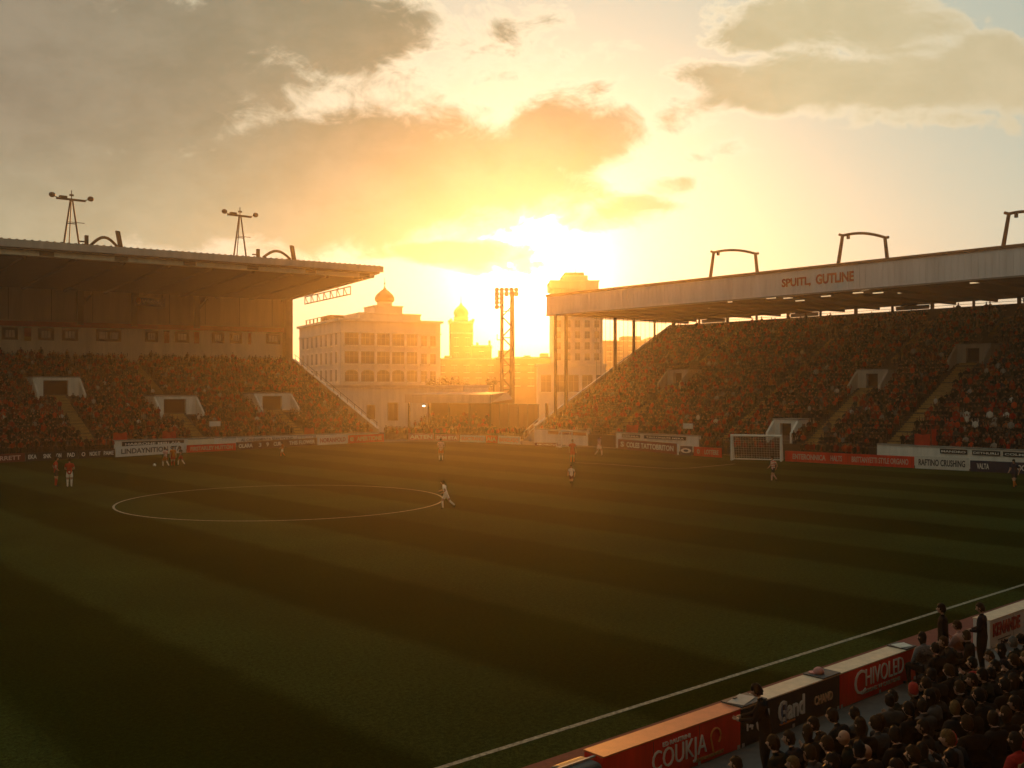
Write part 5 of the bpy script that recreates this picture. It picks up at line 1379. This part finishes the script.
sky = nd('ShaderNodeTexSky', sky_type='NISHITA'); sky.sun_disc = False; sky.sun_elevation = sel; sky.sun_rotation = saz
sky.air_density = 1.6; sky.dust_density = 4.0; sky.ozone_density = 1.0; sky.altitude = 50
Lk.new(D, sky.inputs[0])
base = vscale(vadd(sky.outputs[0], SKY_TINT, 'MULTIPLY'), SKY_S)
dot = nd('ShaderNodeVectorMath', operation='DOT_PRODUCT'); Lk.new(D, dot.inputs[0]); dot.inputs[1].default_value = sv
cs = M('MAXIMUM', dot.outputs['Value'], 0.0)
# thin high veil that brightens the whole sunward half, and the sun's aureole
up = smooth(dz, -.02, .6)
el0 = M('DIVIDE', dz, M('MAXIMUM', dy, .12))
veil = vscale(mixc(smooth(el0, .02, .36), CLR_B, CLR_T), smooth(dy, -.4, .9, .35, 1.0))
aur = vadd(vscale(AUR_W, M('POWER', cs, 14.0)), vadd(vscale(AUR_M, M('POWER', cs, 90.0)), vscale(AUR_N, M('POWER', cs, 700.0))))
clear = vadd(vadd(base, veil), aur)
# cloud field in tangent-plane sky coordinates about the north horizon
dys = M('MAXIMUM', dy, .12)
az = M('DIVIDE', dx, dys); el = M('DIVIDE', dz, dys)
cmb = nd('ShaderNodeCombineXYZ'); Lk.new(az, cmb.inputs[0]); Lk.new(M('MULTIPLY', el, 1.55), cmb.inputs[1]); Lk.new(M('MULTIPLY', dy, .3), cmb.inputs[2])
def noise(scale, det, rough, off=(0,0,0), dist=0.0):
    mp = nd('ShaderNodeMapping'); Lk.new(cmb.outputs[0], mp.inputs[0]); mp.inputs['Location'].default_value = off
    n = nd('ShaderNodeTexNoise'); Lk.new(mp.outputs[0], n.inputs['Vector']); n.inputs['Scale'].default_value = scale; n.inputs['Detail'].default_value = det; n.inputs['Roughness'].default_value = rough; n.inputs['Distortion'].default_value = dist
    return n.outputs['Fac']
warp = M('MULTIPLY', M('SUBTRACT', noise(7, 3, .5, (3.1,1.7,0)), .5), .09)
warp2 = M('MULTIPLY', M('SUBTRACT', noise(7, 3, .5, (9.4,5.2,0)), .5), .06)
azw = M('ADD', az, warp); elw = M('ADD', el, warp2)
BL_ = [ # px, py, rx, ry, strength
 (60,70,330,150,1.0),(60,190,300,95,.9),(300,180,260,88,1.0),(440,170,170,80,1.0),(570,135,80,55,1.1),(520,180,100,55,.9),(330,28,120,55,1.0),(250,20,120,55,.9),(500,40,90,34,.17),(545,33,45,20,.17),
 (885,82,175,40,1.0),(790,95,90,26,.9),(985,72,80,46,1.0),(830,14,150,36,.9),(760,30,70,26,.8),(662,112,50,22,.30),(695,160,40,14,.2),(690,190,34,13,.2),(610,217,60,16,.42),(455,256,105,18,.85),(640,215,60,12,.5),(720,70,50,22,.6),(900,40,90,16,.35),(960,120,90,16,.35)]
cov = None
for px, py, rx, ry, s in BL_:
    a0, e0 = (px-512)/F, (390-py)/F
    q1 = M('DIVIDE', M('SUBTRACT', azw, a0), rx/F); q2 = M('DIVIDE', M('SUBTRACT', elw, e0), ry/F)
    r2 = M('ADD', M('MULTIPLY', q1, q1), M('MULTIPLY', q2, q2))
    v = M('MULTIPLY', M('SUBTRACT', 1.0, M('SQRT', r2)), s)
    cov = v if cov is None else M('SMOOTH_MAX', cov, v, .12)
fb = M('SUBTRACT', noise(9, 10, .62, (1.3,.4,0), .6), .5)
fb2 = M('SUBTRACT', noise(26, 9, .66, (4.3,2.4,0), .8), .5)
# outside the photographed part of the sky: broken cloud
front = smooth(dy, .1, .45)
gen = M('SUBTRACT', noise(2.2, 8, .6, (0,0,4)), .52)
den0 = M('ADD', M('MULTIPLY', cov, front), M('MULTIPLY', M('SUBTRACT', 1.0, front), gen))
dens = M('ADD', den0, M('ADD', M('MULTIPLY', fb, 1.25), M('MULTIPLY', fb2, .62)))
alpha = smooth(dens, -.03, .12); thick = smooth(dens, .03, .42)
near = M('POWER', cs, 22.0); near2 = M('POWER', cs, 6.0)
rim = vadd(vscale(RIM_C, M('ADD', .40, M('MULTIPLY', near2, .60))), vscale(AUR_M, M('MULTIPLY', near, .5)))
lum = smooth(noise(16, 8, .6, (6.1,3.9,0), .2), .3, .7, .88, 1.10)
core = vadd(vscale(CORE_C, lum), vadd(vscale(CORE_S, M('POWER', cs, 14.0)), vscale(AUR_M, M('MULTIPLY', M('POWER', cs, 160.0), .4))))
lowg = smooth(el, .30, .10)
core = vadd(core, vadd(vscale(CORE_L, lowg), vscale(CORE_R, smooth(az, .06, .3))))
cloud = mixc(thick, rim, core)
tot = mixc(alpha, clear, cloud)
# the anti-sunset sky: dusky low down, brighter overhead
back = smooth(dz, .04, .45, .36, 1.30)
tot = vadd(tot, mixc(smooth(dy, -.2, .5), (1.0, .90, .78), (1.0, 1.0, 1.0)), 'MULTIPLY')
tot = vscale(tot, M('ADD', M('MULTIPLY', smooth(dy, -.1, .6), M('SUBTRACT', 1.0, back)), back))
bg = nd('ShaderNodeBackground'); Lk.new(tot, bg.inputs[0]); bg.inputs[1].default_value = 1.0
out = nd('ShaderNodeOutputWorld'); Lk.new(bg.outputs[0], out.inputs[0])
w.cycles.sampling_method = 'AUTOMATIC'

# haze: one closed box of even air
hm = bpy.data.materials.new('haze_air'); hm.use_nodes = True; nt2 = hm.node_tree; nt2.nodes.clear()
pv = nt2.nodes.new('ShaderNodeVolumePrincipled'); ho = nt2.nodes.new('ShaderNodeOutputMaterial'); nt2.links.new(pv.outputs[0], ho.inputs['Volume'])
pv.inputs['Color'].default_value = (*HAZE_C, 1); pv.inputs['Density'].default_value = HAZE_D; pv.inputs['Anisotropy'].default_value = HAZE_G
hb = MB(); hb.box(-1340, 1340, -R+360, R+440, -1.0, 49.5, hm); hz = hb.obj('haze'); hz['kind'] = 'stuff'; hz['label'] = 'golden evening haze filling the stadium air'

# ------------------------------------------------------------------ render
sc.view_settings.view_transform = 'Standard'; sc.view_settings.look = 'None'; sc.view_settings.exposure = EXPO; sc.view_settings.gamma = 1.0
cy = sc.cycles; cy.volume_bounces = 0; cy.max_bounces = 6; cy.diffuse_bounces = 3; cy.glossy_bounces = 2; cy.transparent_max_bounces = 8
cy.use_denoising = True; cy.caustics_reflective = False; cy.caustics_refractive = False
cy.sample_clamp_indirect = 6
